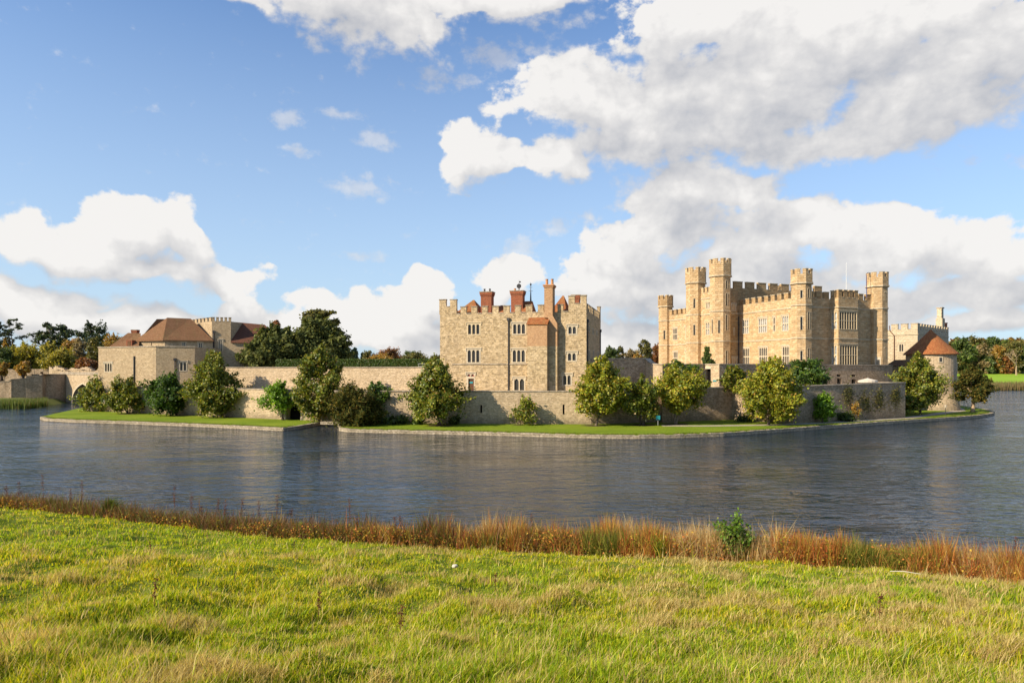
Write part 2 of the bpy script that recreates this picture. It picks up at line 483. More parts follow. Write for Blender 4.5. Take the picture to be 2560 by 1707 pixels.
stone('kerb', (.38, .31, .21), (.52, .44, .32), (.24, .2, .14), bw=.5, bh=.28, warp=.06, dark=.6, st=.6, stain=(.14, .13, .07))

def flat(name, col, rough=.7, spec=.3, nz=.0, scale=6.0, **kw):
    t, out = new_mat(name)
    c = col
    if nz:
        tcn = t.add('ShaderNodeTexCoord').outputs['Object']
        c = t.mix(t.mapr(t.noise(tcn, scale, 4, .6), .3, .7, 0, nz), col, tuple(x * .45 for x in col))
    principled(t, out, c, rough, spec, **kw)
flat('pale', (.58, .49, .35), .85, .2, .35, 3.0)
flat('cream', (.64, .51, .32), .85, .2, .35, 3.0)
flat('iron', (.045, .042, .042), .55, .4, .2)
flat('lead', (.16, .165, .17), .6, .4, .3, 1.0)
flat('wood_door', (.16, .07, .035), .7, .3, .6, 9.0)
flat('bark', (.085, .062, .045), .9, .2, .6, 4.0)
flat('bark_pale', (.20, .155, .11), .9, .2, .6, 4.0)
flat('bark_cut', (.42, .30, .19), .9, .2, .5, 3.0)
flat('red_glass', (.35, .05, .03), .4, .5)
flat('teal_paint', (.02, .24, .27), .5, .5)
flat('white_paint', (.75, .75, .72), .6, .3, .1)
flat('canvas', (.62, .55, .44), .9, .1, .12, 2.0)
flat('grey_metal', (.30, .30, .29), .5, .5, .2)
flat('clay', (.52, .26, .12), .8, .3, .4, 5.0)
flat('soil', (.09, .06, .042), 1.0, .05, .5, 2.0)
flat('pale_stone', (.62, .56, .45), .9, .2, .4, 8.0)
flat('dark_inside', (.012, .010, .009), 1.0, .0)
flat('blue_pipe', (.05, .05, .16), .5, .4)

def glass_mat(name, base, rough, bw, bh, lead=(.05, .045, .04), reflect=.6):
    t, out = new_mat(name)
    uv = t.add('ShaderNodeUVMap').outputs[0]
    br = t.add('ShaderNodeTexBrick', offset=.0, ins={'Vector': uv, 'Color1': base, 'Color2': tuple(x * 1.9 for x in base), 'Mortar': lead,
               'Mortar Size': .03, 'Mortar Smooth': .1, 'Scale': 1.0, 'Brick Width': bw, 'Row Height': bh})
    n = t.noise(uv, 3.0, 2, .5)
    principled(t, out, br.outputs[0], t.mapr(br.outputs[1], 0, 1, rough, .6), reflect, bump(t, n, .25, .03))
glass_mat('glass', (.018, .017, .016), .12, .24, .30)
glass_mat('glass_painted_sky', (.30, .33, .36), .10, .30, .34, lead=(.2, .18, .15), reflect=1.0)  # pale sky reflection put into the base colour of the glass

# foliage: colour carried by the leaf
def leafmat(name, rough=.5, spec=.4, trans=.35):
    t, out = new_mat(name)
    at = t.add('ShaderNodeAttribute', attribute_name='Col').outputs['Color']
    b = t.add('ShaderNodeBsdfPrincipled', ins={'Base Color': at, 'Roughness': rough, 'Specular IOR Level': spec})
    tr = t.add('ShaderNodeBsdfTranslucent', ins={'Color': t.mix(1.0, at, (1.6, 1.5, .7), 'MULTIPLY')})
    mx = t.add('ShaderNodeMixShader', ins={0: trans, 1: b.outputs[0], 2: tr.outputs[0]})
    t.l.new(mx.outputs[0], out.inputs[0])
leafmat('leaf')
leafmat('leaf_gloss', .48, .4, .28)
leafmat('leaf_matte', .8, .15, .3)
leafmat('blade', .55, .3, .42)

def grass_ground(name, stops, s1=.5, s2=6.0, bs=.5):
    t, out = new_mat(name)
    p = t.add('ShaderNodeNewGeometry').outputs['Position']
    n = t.math('ADD', t.math('MULTIPLY', t.noise(p, s1, 5, .6), .6), t.math('MULTIPLY', t.noise(p, s2, 4, .7), .4))
    c = t.ramp(n, stops)
    principled(t, out, c, .95, .1, bump(t, t.noise(p, s2 * 2, 4, .7), bs, .08))
grass_ground('lawn', [(.3, (.10, .15, .009)), (.48, (.16, .225, .014)), (.62, (.22, .26, .022)), (.75, (.27, .26, .05))], .12, 3.0, .9)
grass_ground('meadow_soil', [(.3, (.09, .12, .010)), (.5, (.14, .18, .015)), (.7, (.20, .20, .035))], .6, 5.0)
grass_ground('far_ground', [(.3, (.07, .10, .02)), (.5, (.12, .14, .035)), (.7, (.17, .16, .06))], .03, .4)
grass_ground('far_lawn', [(.3, (.17, .30, .02)), (.5, (.24, .38, .03)), (.7, (.34, .42, .06))], .02, .3)
grass_ground('gravel', [(.3, (.30, .25, .19)), (.5, (.40, .34, .27)), (.7, (.48, .42, .34))], .8, 12.0)
grass_ground('hill_wood', [(.3, (.035, .045, .018)), (.5, (.07, .075, .022)), (.7, (.12, .09, .03))], .02, .12, 1.0)

# water: dark lake with wind ripples, calm and rough patches
t, out = new_mat('water')
p = t.add('ShaderNodeNewGeometry').outputs['Position']
q1 = t.add('ShaderNodeMapping', ins={'Vector': p, 'Rotation': (0, 0, radians(-14)), 'Scale': (.72, 1.3, 1)}).outputs[0]
q2 = t.add('ShaderNodeMapping', ins={'Vector': p, 'Rotation': (0, 0, radians(24)), 'Scale': (.8, 1.1, 1)}).outputs[0]
h = t.math('ADD', t.math('ADD', t.math('MULTIPLY', t.noise(q1, 1.25, 3, .5, .5), 1.0), t.math('MULTIPLY', t.noise(q1, .42, 2, .5, .6), 1.1)), t.math('MULTIPLY', t.noise(q2, 3.4, 3, .6, .3), .20))
sw = t.noise(t.vmath('MULTIPLY', p, (.8, 1.3, 1)), .05, 4, .6)
amp = t.mapr(sw, .38, .62, .35, 1.15)
nb = t.add('ShaderNodeBump', ins={'Height': t.math('MULTIPLY', h, amp), 'Strength': 1.0, 'Distance': .24}).outputs[0]
b = t.add('ShaderNodeBsdfPrincipled', ins={'Base Color': (.014, .024, .036), 'Roughness': .05, 'IOR': 1.32, 'Specular IOR Level': .5, 'Normal': nb})
t.l.new(b.outputs[0], out.inputs[0])
# ------------------------------------------------------------------ ground, lake, island
def shore_y(x):
    """distance of the near water edge as a function of x"""
    us = np.array([-400, 0, 76, 283, 478, 650, 880, 1194, 1424, 1692, 1966, 2157, 2310, 2560, 2900])
    vs = np.array([1245, 1268, 1272, 1298, 1321, 1337, 1356, 1375, 1387, 1398, 1410, 1425, 1444, 1475, 1530])
    Ys = (EYE - .35) * F / (vs - HZ)
    Xs = (us - 1280) / F * Ys
    return np.interp(x, Xs, Ys)
def bank_z(x, y):
    x = np.asarray(x, float); y = np.asarray(y, float)
    ys = shore_y(x)
    t = y / ys
    z = .35 + 6.45 * (1 - t) + .55 * np.sin(np.clip(t, 0, 1) * pi) * -1 * .3
    z = np.where(y < 0, 6.8 + y * .02, z)
    beyond = .35 - (y - ys) * .28
    z = np.where(t > 1, np.maximum(beyond, -2.0), z)
    amp = np.clip((1.08 - t) * 4, 0, 1)
    z = z + amp * ((fnoise(x * 1.0, y * .75, 3, 3) - .5) * .62 + (fnoise(x * .16, y * .16, 9, 2) - .5) * .7 * np.clip(1.3 - t, 0, 1))
    return z
gx = np.arange(-75, 75.01, .22); gy = np.concatenate([np.arange(-40, -2, 2.0), np.arange(-2, 52, .22)])
XX, YY = np.meshgrid(gx, gy)
ZZ = bank_z(XX, YY)
V = np.stack([XX.ravel(), YY.ravel(), ZZ.ravel()], 1)
nx_, ny_ = len(gx), len(gy)
idx = np.arange(nx_ * ny_).reshape(ny_, nx_)
Q = np.stack([idx[:-1, :-1].ravel(), idx[:-1, 1:].ravel(), idx[1:, 1:].ravel(), idx[1:, :-1].ravel()], 1)
tag(np_mesh('meadow_bank', V, Q, np.ones((len(V), 3)), M['meadow_soil'], smooth=True), kind='structure')

# one ground sheet to the horizon, with the lake basin in it
def axis(lo, hi, fine_lo, fine_hi, step):
    a = [fine_lo]
    while a[0] > lo: a.insert(0, a[0] - max(step, abs(a[0] - fine_lo) * .12 + step))
    b = list(np.arange(fine_lo + step, fine_hi, step))
    c = [fine_hi]
    while c[-1] < hi: c.append(c[-1] + max(step, abs(c[-1] - fine_hi) * .12 + step))
    return np.array(a + b + c)
ax_ = axis(-5000, 5000, -260, 420, 6.0); ay_ = axis(-4000, 7000, -60, 520, 6.0)
XX, YY = np.meshgrid(ax_, ay_)
ua = XX / np.maximum(YY, 1.0)
def far_edge(ua):   # far shore distance by bearing
    return np.interp(ua, [-1.2, -.9, -.70, -.665, -.63, -.45, .5, .62, .68, 1.1], [150, 150, 154, 172, 300, 330, 330, 300, 292, 280])
fe = far_edge(ua)
inb = np.minimum(YY - (shore_y(XX) + 6), fe - YY)
zz = np.where(inb > 0, -3.0, np.clip(-inb * .35, 0, .9) + .2)
zz = np.where(YY < 60, -3.5, zz)                    # the meadow bank has its own mesh there
rise = np.clip((YY - fe - 130) / 900, 0, 1)
zz = zz + np.where(YY > 60, np.clip(YY - fe, 0, 130) * .036, 0)
zz = zz + np.where(YY > 60, np.where(ua > .3, 52, 14) * rise ** .85 * np.clip((ua + .9) * 2, .35, 1.0), 0)
zz = zz + np.where(YY > 400, (fnoise(XX * .004, YY * .004, 4, 3) - .4) * 26 * np.clip((YY - 400) / 700, 0, 1), 0)
zz = np.where(np.abs(ua) > 1.6, np.where(YY < 60, -3.5, zz), zz)
zz = np.where((YY < -38), 5.5, zz); zz = np.where((np.abs(XX) > 73) & (YY < shore_y(XX) - 2), 3.5, zz)
V = np.stack([XX.ravel(), YY.ravel(), zz.ravel()], 1)
nx_, ny_ = len(ax_), len(ay_)
idx = np.arange(nx_ * ny_).reshape(ny_, nx_)
Q = np.stack([idx[:-1, :-1].ravel(), idx[:-1, 1:].ravel(), idx[1:, 1:].ravel(), idx[1:, :-1].ravel()], 1)
tag(np_mesh('ground', V, Q, np.ones((len(V), 3)), M['far_ground'], smooth=True), kind='structure')

mw = MB(); mw.poly([(-700, 5, 0), (900, 5, 0), (900, 345, 0), (-700, 345, 0)])
tag(mw.build('lake_water', M['water']), kind='structure')

# island: kerb line at the waterline, from photo points
def kp(u, v, z=0.0): Y = (EYE - z) * F / (v - HZ); return (WX(u, Y), Y)
KERB_L = [kp(101, 1048), kp(112, 1052), kp(180, 1056), kp(298, 1059.5), kp(430, 1064.5), kp(560, 1070), kp(672, 1076), kp(708, 1077.5), kp(744, 1073), kp(815, 1059.5)]
KERB_R = [kp(848, 1077), kp(870, 1080.5), kp(1000, 1084), kp(1150, 1087), kp(1300, 1091), kp(1400, 1094), kp(1500, 1096.5), kp(1600, 1097), kp(1700, 1095), kp(1808, 1091),
          kp(1930, 1082), kp(2060, 1072), kp(2180, 1063), kp(2300, 1054.5), kp(2400, 1048), kp(2455, 1043), kp(2480, 1039), kp(2486, 1035), kp(2470, 1029), kp(2420, 1021), kp(2385, 1015)]
LZ = .45
inlet_r = [(-24.6, 104.5)]
back = [(102, 168), (60, 190), (-60, 190), (-105, 150)]
left_back = [(-89, 143), kp(155, 1035)]
island = KERB_L + [(-25.5, 107.5)] + KERB_R[:0]
m = MB()
polyL = KERB_L + [(-27.2, 112), (-70, 150), (-86, 150)] + [kp(205, 1024)]
polyR = KERB_R + [(100, 170), (20, 165), (-24.5, 128), (-24.5, 104.0)]
from mathutils.geometry import tessellate_polygon
from mathutils import Vector
def flat_poly(m, pts, z, mi=0):
    tr = tessellate_polygon([[Vector((p[0], p[1], 0)) for p in pts]])
    for a, b, c in tr:
        p, q, r = pts[a], pts[b], pts[c]
        if (q[0] - p[0]) * (r[1] - p[1]) - (q[1] - p[1]) * (r[0] - p[0]) < 0: q, r = r, q
        m.poly([(*p, z), (*q, z), (*r, z)], mi)
for pl in (polyL, polyR): flat_poly(m, pl, LZ)
m.poly([(-27.4, 111.9, LZ - .004), (-24.4, 106, LZ - .004), (-24.4, 128.2, LZ - .004), (-30, 128, LZ - .004)])
tag(m.build('island_lawn', M['lawn']), kind='structure')

def ribbon(m, pts, w0, w1, z0, z1, mi=0):
    """kerb: strip along pts, offset w0..w1 to the left of travel"""
    P_ = [np.array(p) for p in pts]; N = []
    for i in range(len(P_)):
        d = P_[min(i + 1, len(P_) - 1)] - P_[max(i - 1, 0)]; d = d / np.linalg.norm(d)
        N.append(np.array((-d[1], d[0])))
    for i in range(len(P_) - 1):
        a0, a1 = P_[i] + N[i] * w0, P_[i] + N[i] * w1
        b0, b1 = P_[i + 1] + N[i + 1] * w0, P_[i + 1] + N[i + 1] * w1
        m.prism([tuple(a0), tuple(b0), tuple(b1), tuple(a1)], z0, z1, mi)
kz = .47
for pts, nm in ((KERB_L + [(-25.4, 106.6)], 'kerb'), (KERB_R, 'kerb')):
    m = MB()
    dense = []
    for a, b in zip(pts, pts[1:]):
        n = max(1, int(hypot(b[0] - a[0], b[1] - a[1]) / .6))
        dense += [(a[0] + (b[0] - a[0]) * k / n, a[1] + (b[1] - a[1]) * k / n) for k in range(n)]
    dense.append(pts[-1])
    r_ = random.Random(len(pts))
    for k in range(len(dense) - 1):       # separate kerb stones, slightly uneven
        a, b = np.array(dense[k]), np.array(dense[k + 1]); d = b - a; L_ = np.linalg.norm(d); d /= L_
        n_ = np.array((-d[1], d[0])); e = .004; o_ = r_.uniform(-.012, .012)
        q = [a + d * e - n_ * (.06 + o_), b - d * e - n_ * (.06 + o_), b - d * e + n_ * .55, a + d * e + n_ * .55]
        m.prism([tuple(x) for x in q], -1.0, kz + r_.uniform(-.03, .02))
    tag(m.build(nm, M['kerb']), kind='structure')

# gravel path along the right wall
m = MB()
PT = [kp(1655, 1061.5, .6), kp(1760, 1061.8, .6), kp(1930, 1059.5, .6), kp(2100, 1052.5, .6), kp(2200, 1047, .6), kp(2270, 1042, .6), kp(2330, 1034, .6), kp(2365, 1029, .6), kp(2400, 1024.5, .6), kp(2392, 1018, .6)]
for k in range(len(PT) - 1):
    pass
ribbon(m, PT, -1.0, 1.0, LZ - .2, LZ + .008)
tag(m.build('gravel_path', M['gravel']), kind='structure')

# castle terraces (earth behind the curtain walls)
LOWW = [(-79.3, 133), (-67.2, 126.3), (-44.0, 114.6), (-37.1, 111.2), (-27.6, 107.4), (-27.0, 104.0), (11.8, 101.5), (35.7, 110.6), (37.8, 106.2), (39.8, 105.6)]
m = MB()
low = [(-77, 135), (-66.8, 128), (-43.8, 116.2), (-37, 112.8), (-26.2, 108), (-25.5, 105.2), (11.8, 103), (34, 111.2), (41.9, 107.5), (66.6, 117.2), (75, 138), (75, 165), (-70, 165)]
flat_poly(m, low, 4.85)
upp = [(-62, 134), (-45, 122.5), (-12, 113.0), (2, 113), (14.5, 109.5), (20.8, 112.5), (24.5, 111.5), (34, 115.6), (68, 131.5), (82, 150), (92, 164.5), (20, 164.8), (-60, 164.8)]
flat_poly(m, upp, 8.45)
tag(m.build('castle_terrace', M['gravel']), kind='structure')

# ------------------------------------------------------------------ curtain walls
def run_wall(name, label, pts, z0, tops, mat='curtain', th=.9, holes={}, cope=.16, group=None, cat='wall'):
    """a wall along pts (outside to the right of travel), coping on top"""
    org = (*pts[0], z0)
    root = thing(name, label, cat, org, group)
    m = MB(); c = MB()
    if not isinstance(tops, (list, tuple)): tops = [tops] * len(pts)
    for i in range(len(pts) - 1):
        fr = Fr(pts[i], pts[i + 1]); A, B = tops[i], tops[i + 1]
        hs = holes.get(i, ())
        zc = min(A, B)
        face(m, fr, z0, zc, hs, 0, .6)
        if abs(A - B) > 1e-4:
            m.poly([fr.p3(0, 0, zc), fr.p3(fr.L, 0, zc), fr.p3(fr.L, 0, B), fr.p3(0, 0, A)] if A != zc and B != zc else
                   ([fr.p3(0, 0, zc), fr.p3(fr.L, 0, zc), fr.p3(fr.L, 0, B)] if A == zc else [fr.p3(0, 0, zc), fr.p3(fr.L, 0, zc), fr.p3(0, 0, A)]))
        m.poly([fr.p3(fr.L, -th, z0), fr.p3(0, -th, z0), fr.p3(0, -th, A), fr.p3(fr.L, -th, B)])
        m.poly([fr.p3(0, -th, z0), fr.p3(0, 0, z0), fr.p3(0, 0, A), fr.p3(0, -th, A)])
        m.poly([fr.p3(fr.L, 0, z0), fr.p3(fr.L, -th, z0), fr.p3(fr.L, -th, B), fr.p3(fr.L, 0, B)])
        for h_ in hs:
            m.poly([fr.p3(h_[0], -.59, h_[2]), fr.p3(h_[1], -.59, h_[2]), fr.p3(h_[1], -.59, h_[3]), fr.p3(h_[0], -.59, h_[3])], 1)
        # coping
        e = .1
        q = [fr.p2(-.02, e), fr.p2(fr.L + .02, e), fr.p2(fr.L + .02, -th - e), fr.p2(-.02, -th - e)]
        c.prism(q, [A, B, B, A], [A + cope, B + cope, B + cope, A + cope], 0, True, True)
    m.build('wall', [M[mat], M['dark_inside']], root)
    c.build('coping', M['coping'], root)
    return root

def slit(fr, s, z, h=1.5, w_=.2): return (s - w_ / 2, s + w_ / 2, z, z + h)

f0 = Fr(LOWW[2], LOWW[3])
fl = Fr(LOWW[1], LOWW[2])
a_, _, _, _ = fl.rect(636, 1010, 640, 1030)
run_wall('curtain_wall', 'long low rubble wall behind the left lawn, meeting it below the gatehouse', LOWW[:4] , LZ - .3, [4.4, 5.5, 5.25, 5.2],
         holes={1: [slit(fl, fl.su(633), 2.2, 1.7)], 2: []}, group='curtain walls round the island')
# boat-house arch bay (dark opening) in the angle by the inlet
def arch_wall(name, label, A, B, z0, zt, a0, a1, spring, apex, mat='curtain', th=1.2, group=None, ring='coping', cat='wall', zb=None):
    fr = Fr(A, B); root = thing(name, label, cat, (*A, z0), group)
    m = MB(); mid = (a0 + a1) / 2; hw = (a1 - a0) / 2
    pts = []
    N = 7
    for k in range(N + 1):                      # left haunch of a pointed arch
        t = k / N; ang = t * 1.05
        x = a0 + 2 * hw * .98 * (1 - cos(ang)) ; z = spring + (apex - spring) * sin(ang) / sin(1.05)
        pts.append((min(x, mid), z))
    pts[-1] = (mid, apex)
    right = [(2 * mid - x, z) for x, z in reversed(pts[:-1])]
    prof = [(a0, zb if zb is not None else z0)] + pts + right + [(a1, zb if zb is not None else z0)]
    for t, flip in ((0, False), (-th, True)):
        def pl(P3): m.poly(P3[::-1] if flip else P3)
        pl([fr.p3(0, t, z0), fr.p3(a0, t, z0), fr.p3(a0, t, zt), fr.p3(0, t, zt)])
        pl([fr.p3(a1, t, z0), fr.p3(fr.L, t, z0), fr.p3(fr.L, t, zt), fr.p3(a1, t, zt)])
        arc = pts + right
        for p, q in zip(arc, arc[1:]):
            pl([fr.p3(p[0], t, p[1]), fr.p3(q[0], t, q[1]), fr.p3(q[0], t, zt), fr.p3(p[0], t, zt)])
    for p, q in zip(prof, prof[1:]):
        m.poly([fr.p3(p[0], 0, p[1]), fr.p3(p[0], -th, p[1]), fr.p3(q[0], -th, q[1]), fr.p3(q[0], 0, q[1])])
    m.poly([fr.p3(0, 0, zt), fr.p3(fr.L, 0, zt), fr.p3(fr.L, -th, zt), fr.p3(0, -th, zt)])
    m.build('wall', M[mat], root)
    c = MB(); c.box(fr, -.05, fr.L + .05, -th - .1, .1, zt + .002, zt + .18); c.build('coping', M['coping'], root)
    r = MB()
    arc = prof
    for p, q in zip(arc, arc[1:]):
        def o_(x, z): dx, dz = x - mid, z - spring; l = hypot(dx, max(dz, 0)) + 1e-6; return (x + dx / l * .38, z + max(dz, 0) / l * .38)
        p2, q2 = o_(*p), o_(*q)
        r.poly([fr.p3(p[0], .05, p[1]), fr.p3(q[0], .05, q[1]), fr.p3(q2[0], .05, q2[1]), fr.p3(p2[0], .05, p2[1])][::-1])
        r.poly([fr.p3(p2[0], .05, p2[1]), fr.p3(q2[0], .05, q2[1]), fr.p3(q2[0], 0, q2[1]), fr.p3(p2[0], 0, p2[1])][::-1])
    r.build('arch_ring', M[ring], root)
    return root, fr
rt, fr_b = arch_wall('boathouse_wall', 'short wall with a dark pointed arch behind the trees at the inlet', LOWW[3], (-26.9, 107.0), LZ - .3, 5.2, .4, 3.3, 1.4, 3.5, th=1.0, group='curtain walls round the island')
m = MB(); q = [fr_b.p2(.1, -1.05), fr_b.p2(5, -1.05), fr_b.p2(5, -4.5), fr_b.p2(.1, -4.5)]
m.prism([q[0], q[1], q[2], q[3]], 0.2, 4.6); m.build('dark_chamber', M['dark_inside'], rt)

fc = Fr((-27.0, 103.9), (11.8, 101.5))
hs = []
for u, v0, v1 in ((1203, 1012, 1032), (1409, 1011, 1036)):
    s = fc.su(u); hs.append((s - .14, s + .14, fc.zv(s, v1), fc.zv(s, v0)))
run_wall('curtain_wall', 'pale curtain wall below the tall keep, two arrow slits in it', [(-27.2, 106.9), (-27.0, 103.9), (11.8, 101.5)], LZ - .3, 5.25, holes={1: hs}, group='curtain walls round the island')
run_wall('curtain_wall', 'shaded lower wall behind the right-hand magnolias, stepping up to the right', [(11.9, 101.5), (24.0, 106.05), (35.7, 110.6), (38.2, 106.3), (41.8, 105.9)], LZ - .3, [5.25, 5.4, 5.65, 5.8, 5.9],
         mat='old_wall', group='curtain walls round the island')
for u0, u1, Y0, Y1, lab in ((1655, 1683, 104.4, 103.9, 'narrow stone pier under the yellow-green magnolia'), (1942, 1984, 104.0, 102.9, 'broad stone buttress right of the biggest magnolia trunk')):
    A, B = WP(u0, Y0), WP(u1, Y1)
    fr = Fr(A, B)
    root = thing('buttress', lab, 'buttress', (*A, LZ), 'stone buttresses on the lower wall')
    m = MB(); a = [fr.p2(0), fr.p2(fr.L), fr.p2(fr.L - .1, -3.2), fr.p2(.1, -3.2)]
    m.prism(a, LZ - .3, [5.0, 5.0, 5.3, 5.3]); m.build('wall', M['old_wall'], root)
run_wall('curtain_wall', 'speckled dark wall curving away right of the big magnolia, lamp posts before it', [(42.3, 103.6), (50.5, 107.3), (59, 111.6), (66.6, 115.6), (67.4, 121.5), (70.5, 131)], LZ - .3, [5.9, 6.05, 6.2, 6.3, 6.2, 6.1],
         mat='old_wall', group='curtain walls round the island')
# left stub by the bridge
m = MB()
root = thing('ruined_stub', 'low broken triangle of masonry at the water under the leftmost magnolia', 'wall', (*WP(225, 134), LZ))
A, B = WP(216, 134.5), WP(243, 133.0)
fr = Fr(A, B); m.prism([fr.p2(0), fr.p2(fr.L), fr.p2(fr.L, -1.2), fr.p2(0, -1.2)], LZ - .5, [LZ + .2, 2.7, 2.7, LZ + .2])
m.build('wall', M['curtain'], root)

# upper walls
run_wall('upper_wall', 'tall plain upper wall between the gatehouse and the keep', [WP(552, 123.5), WP(1097, 109.7)], 4.4, 8.9, group='upper terrace walls', mat='curtain')
UW = [WP(1470, 108.2), WP(1613, 112.2)]
def swoop(name, label, pts, tops, **kw): return run_wall(name, label, pts, 4.4, tops, **kw)
swoop('upper_wall', 'dark tall garden wall between the keep and the castle', [WP(1470, 108.0), WP(1613, 112.3)], [10.2, 10.35], mat='old_wall', group='upper terrace walls')
swoop('upper_wall', 'short sunlit wall whose top curves down to the right', [WP(1613.5, 112.3), WP(1620, 111.7), WP(1627, 111.1), WP(1636, 110.4), WP(1656, 109.6)], [10.3, 9.8, 9.5, 9.38, 9.35], mat='curtain', group='upper terrace walls')
swoop('upper_wall', 'dark wall with ivy on its foot, left of the teal-marked doorway', [WP(1656.5, 109.6), WP(1762, 114.2)], [9.35, 9.38], mat='old_wall', group='upper terrace walls')
fd = Fr(WP(1762.5, 114.2), WP(1798, 112.0))
dr = fd.rect(1763.6, 922, 1777, 969)
rt = swoop('upper_wall', 'sunlit wall with a tall dark doorway and a small teal notice', [WP(1762.5, 114.2), WP(1798, 112.0)], [9.38, 9.4], mat='curtain', group='upper terrace walls', holes={0: [(dr[0], dr[1], dr[2], dr[3])]})
m = MB(); m.box(fd, dr[0] - .1, dr[1] + .1, -.02, .06, dr[3], dr[3] + .35); m.build('lintel', M['pale'], rt)
m = MB(); s = fd.su(1787); m.box(fd, s - .33, s + .33, .02, .06, ZV(953.5, 113), ZV(950, 113)); m.build('notice', M['teal_paint'], rt)
fcw = Fr(WP(1798.5, 112.0), WP(2222, 130.2))
hh = []
for u0, v0, u1, v1 in ((2092, 936, 2102, 941), (2129, 936, 2139, 941), (2093, 946, 2103, 961), (2129, 948, 2140, 960), (2052, 950, 2062, 962), (2168, 944, 2178, 957)):
    hh.append(fcw.rect(u0, v0, u1, v1))
rt = swoop('upper_wall', 'long dark terrace wall under the castle, small arched niches behind the parasol', [WP(1798.5, 112.0), WP(2222, 130.2), (77.5, 139)], [9.4, 9.35, 9.3], mat='old_wall', group='upper terrace walls', holes={0: hh})

# ------------------------------------------------------------------ the keep by the water (gloriette)
gk = lambda x, y: (1060 + x / 3.92, 680 + y / 3.92)
GA, GB = WP(1100, 110.0), WP(1466, 104.3)
keep = thing('stone_keep', 'tall rubble keep with red brick chimneys standing in the water wall', 'keep', (*GA, 4.8))
fg = Fr(GA, GB)
depth = 19.0
GC = fg.p2(fg.L, -depth); GD = fg.p2(0, -depth)
def gr(x0, y0, x1, y1, t=0.0):
    u0, v0 = gk(x0, y0); u1, v1 = gk(x1, y1); return fg.rect(u0, v0, u1, v1, t)
gw = [gr(420, 500, 555, 620), gr(417, 752, 555, 895), gr(862, 497, 1002, 616), gr(858, 752, 1000, 892), gr(872, 1033, 994, 1170),
      gr(1403, 522, 1502, 617), gr(1398, 782, 1500, 878), gr(1352, 998, 1450, 1115)]
gdoor = gr(416, 990, 500, 1176)
ZC = 17.45          # crenel floor
fs = Fr(GB, GC)     # right side
sw_ = [(2.6, 3.9, ZV(830, 106), ZV(812, 106)), (7.2, 8.6, ZV(835, 110), ZV(818, 110)), (12.5, 13.7, ZV(836, 113), ZV(822, 113)),
       (2.4, 4.0, ZV(900, 106), ZV(873, 106)), (8.2, 9.6, ZV(900, 110), ZV(874, 110)), (14.6, 16.0, ZV(900, 114), ZV(876, 114))]
m = MB()
shell(m, [GA, GB, GC, GD], 4.6, ZC, {0: gw + [gdoor], 1: sw_}, 0, top=False)
m.poly([(*GA, ZC - .9), (*GB, ZC - .9), (*GC, ZC - .9), (*GD, ZC - .9)], 1)
for fr in (fg, fs, Fr(GC, GD), Fr(GD, GA)):      # inner face of the parapet
    m.poly([fr.p3(fr.L - .5, -.5, ZC - .9), fr.p3(.5, -.5, ZC - .9), fr.p3(.5, -.5, ZC), fr.p3(fr.L - .5, -.5, ZC)])
m.build('wall', [M['rubble'], M['lead']], keep)
for k, h_ in enumerate(gw):
    window(keep, fg, h_, 3 if k < 4 else 2, frame='cream' if k == 0 else 'pale', surround=.2, bar=.17)
for h_ in sw_: window(keep, fs, h_, 2, frame='pale', hood=False)
# door with two little red lights above
window(keep, fg, (gdoor[0], gdoor[1], fg.zv(5, gk(0, 1030)[1]), gdoor[3]), 2, frame='pale', glass='red_glass', surround=.14)
m = MB(); a, b, c, d = gdoor; dt = fg.zv((a + b) / 2, gk(0, 1045)[1])
m.box(fg, a + .3, b - .18, -.26, -.2, c, dt); dm = m
for k in range(1, 5):
    x = a + .3 + (b - a - .48) * k / 5; m.box(fg, x - .015, x + .015, -.2, -.17, c, dt - .03)
od = m.build('door', M['wood_door'], keep)
m = MB(); m.box(fg, a + .003, a + .3, -.3, .03, c, dt + .02); m.box(fg, b - .18, b - .003, -.3, .03, c, dt + .02); m.box(fg, a + .003, b - .003, -.3, .04, dt + .02, fg.zv(5, gk(0, 1030)[1])); m.build('door_frame', M['pale'], od)
m = MB(); m.box(fg, (a + b) / 2 - .22, (a + b) / 2 + .3, -.165, -.14, dt - .75, dt - .45); m.build('notice', M['teal_paint'], od)
m = MB()
sc_z = ZV(911, 107)
m.box(fg, fg.su(gk(275, 0)[0]), fg.su(gk(1010, 0)[0]), 0, .1, sc_z, sc_z + .14)
m.build('string_course', M['coping'], keep)
# battlements
m = MB(); 
def sx(x): return fg.su(gk(x, 0)[0])
def gz(x, y): u, v = gk(x, y); return fg.zv(fg.su(u), v)
for x0, x1 in ((358, 415), (463, 520), (568, 622), (670, 730), (778, 838), (890, 948), (997, 1060), (1115, 1172), (1308, 1363)):
    merlon(m, fg, sx(x0), sx(x1), ZC, ZC + 1.22)
lo = [(318, 358), (415, 463), (520, 568), (622, 670), (730, 778), (838, 890), (948, 997), (1060, 1115), (1363, 1415)]
for x0, x1 in lo: m.box(fg, sx(x0) + .06, sx(x1) - .06, -.55, .07, ZC, ZC + .12, 1)
H1 = ZC + 1.2
m.box(fg, sx(150), sx(318), -.5, 0, ZC, H1, 0); merlon(m, fg, sx(150), sx(215), H1, H1 + 1.25); merlon(m, fg, sx(255), sx(318), H1, H1 + 1.2)
m.box(fg, sx(215) + .06, sx(255) - .06, -.55, .07, H1, H1 + .12, 1)
m.box(fg, sx(1415), fg.L, -.5, 0, ZC, H1, 0); merlon(m, fg, sx(1415), sx(1476), H1, H1 + 1.3); merlon(m, fg, sx(1533), fg.L, H1, H1 + 1.35)
m.box(fg, sx(1476) + .06, sx(1533) - .06, -.55, .07, H1, H1 + .12, 1)
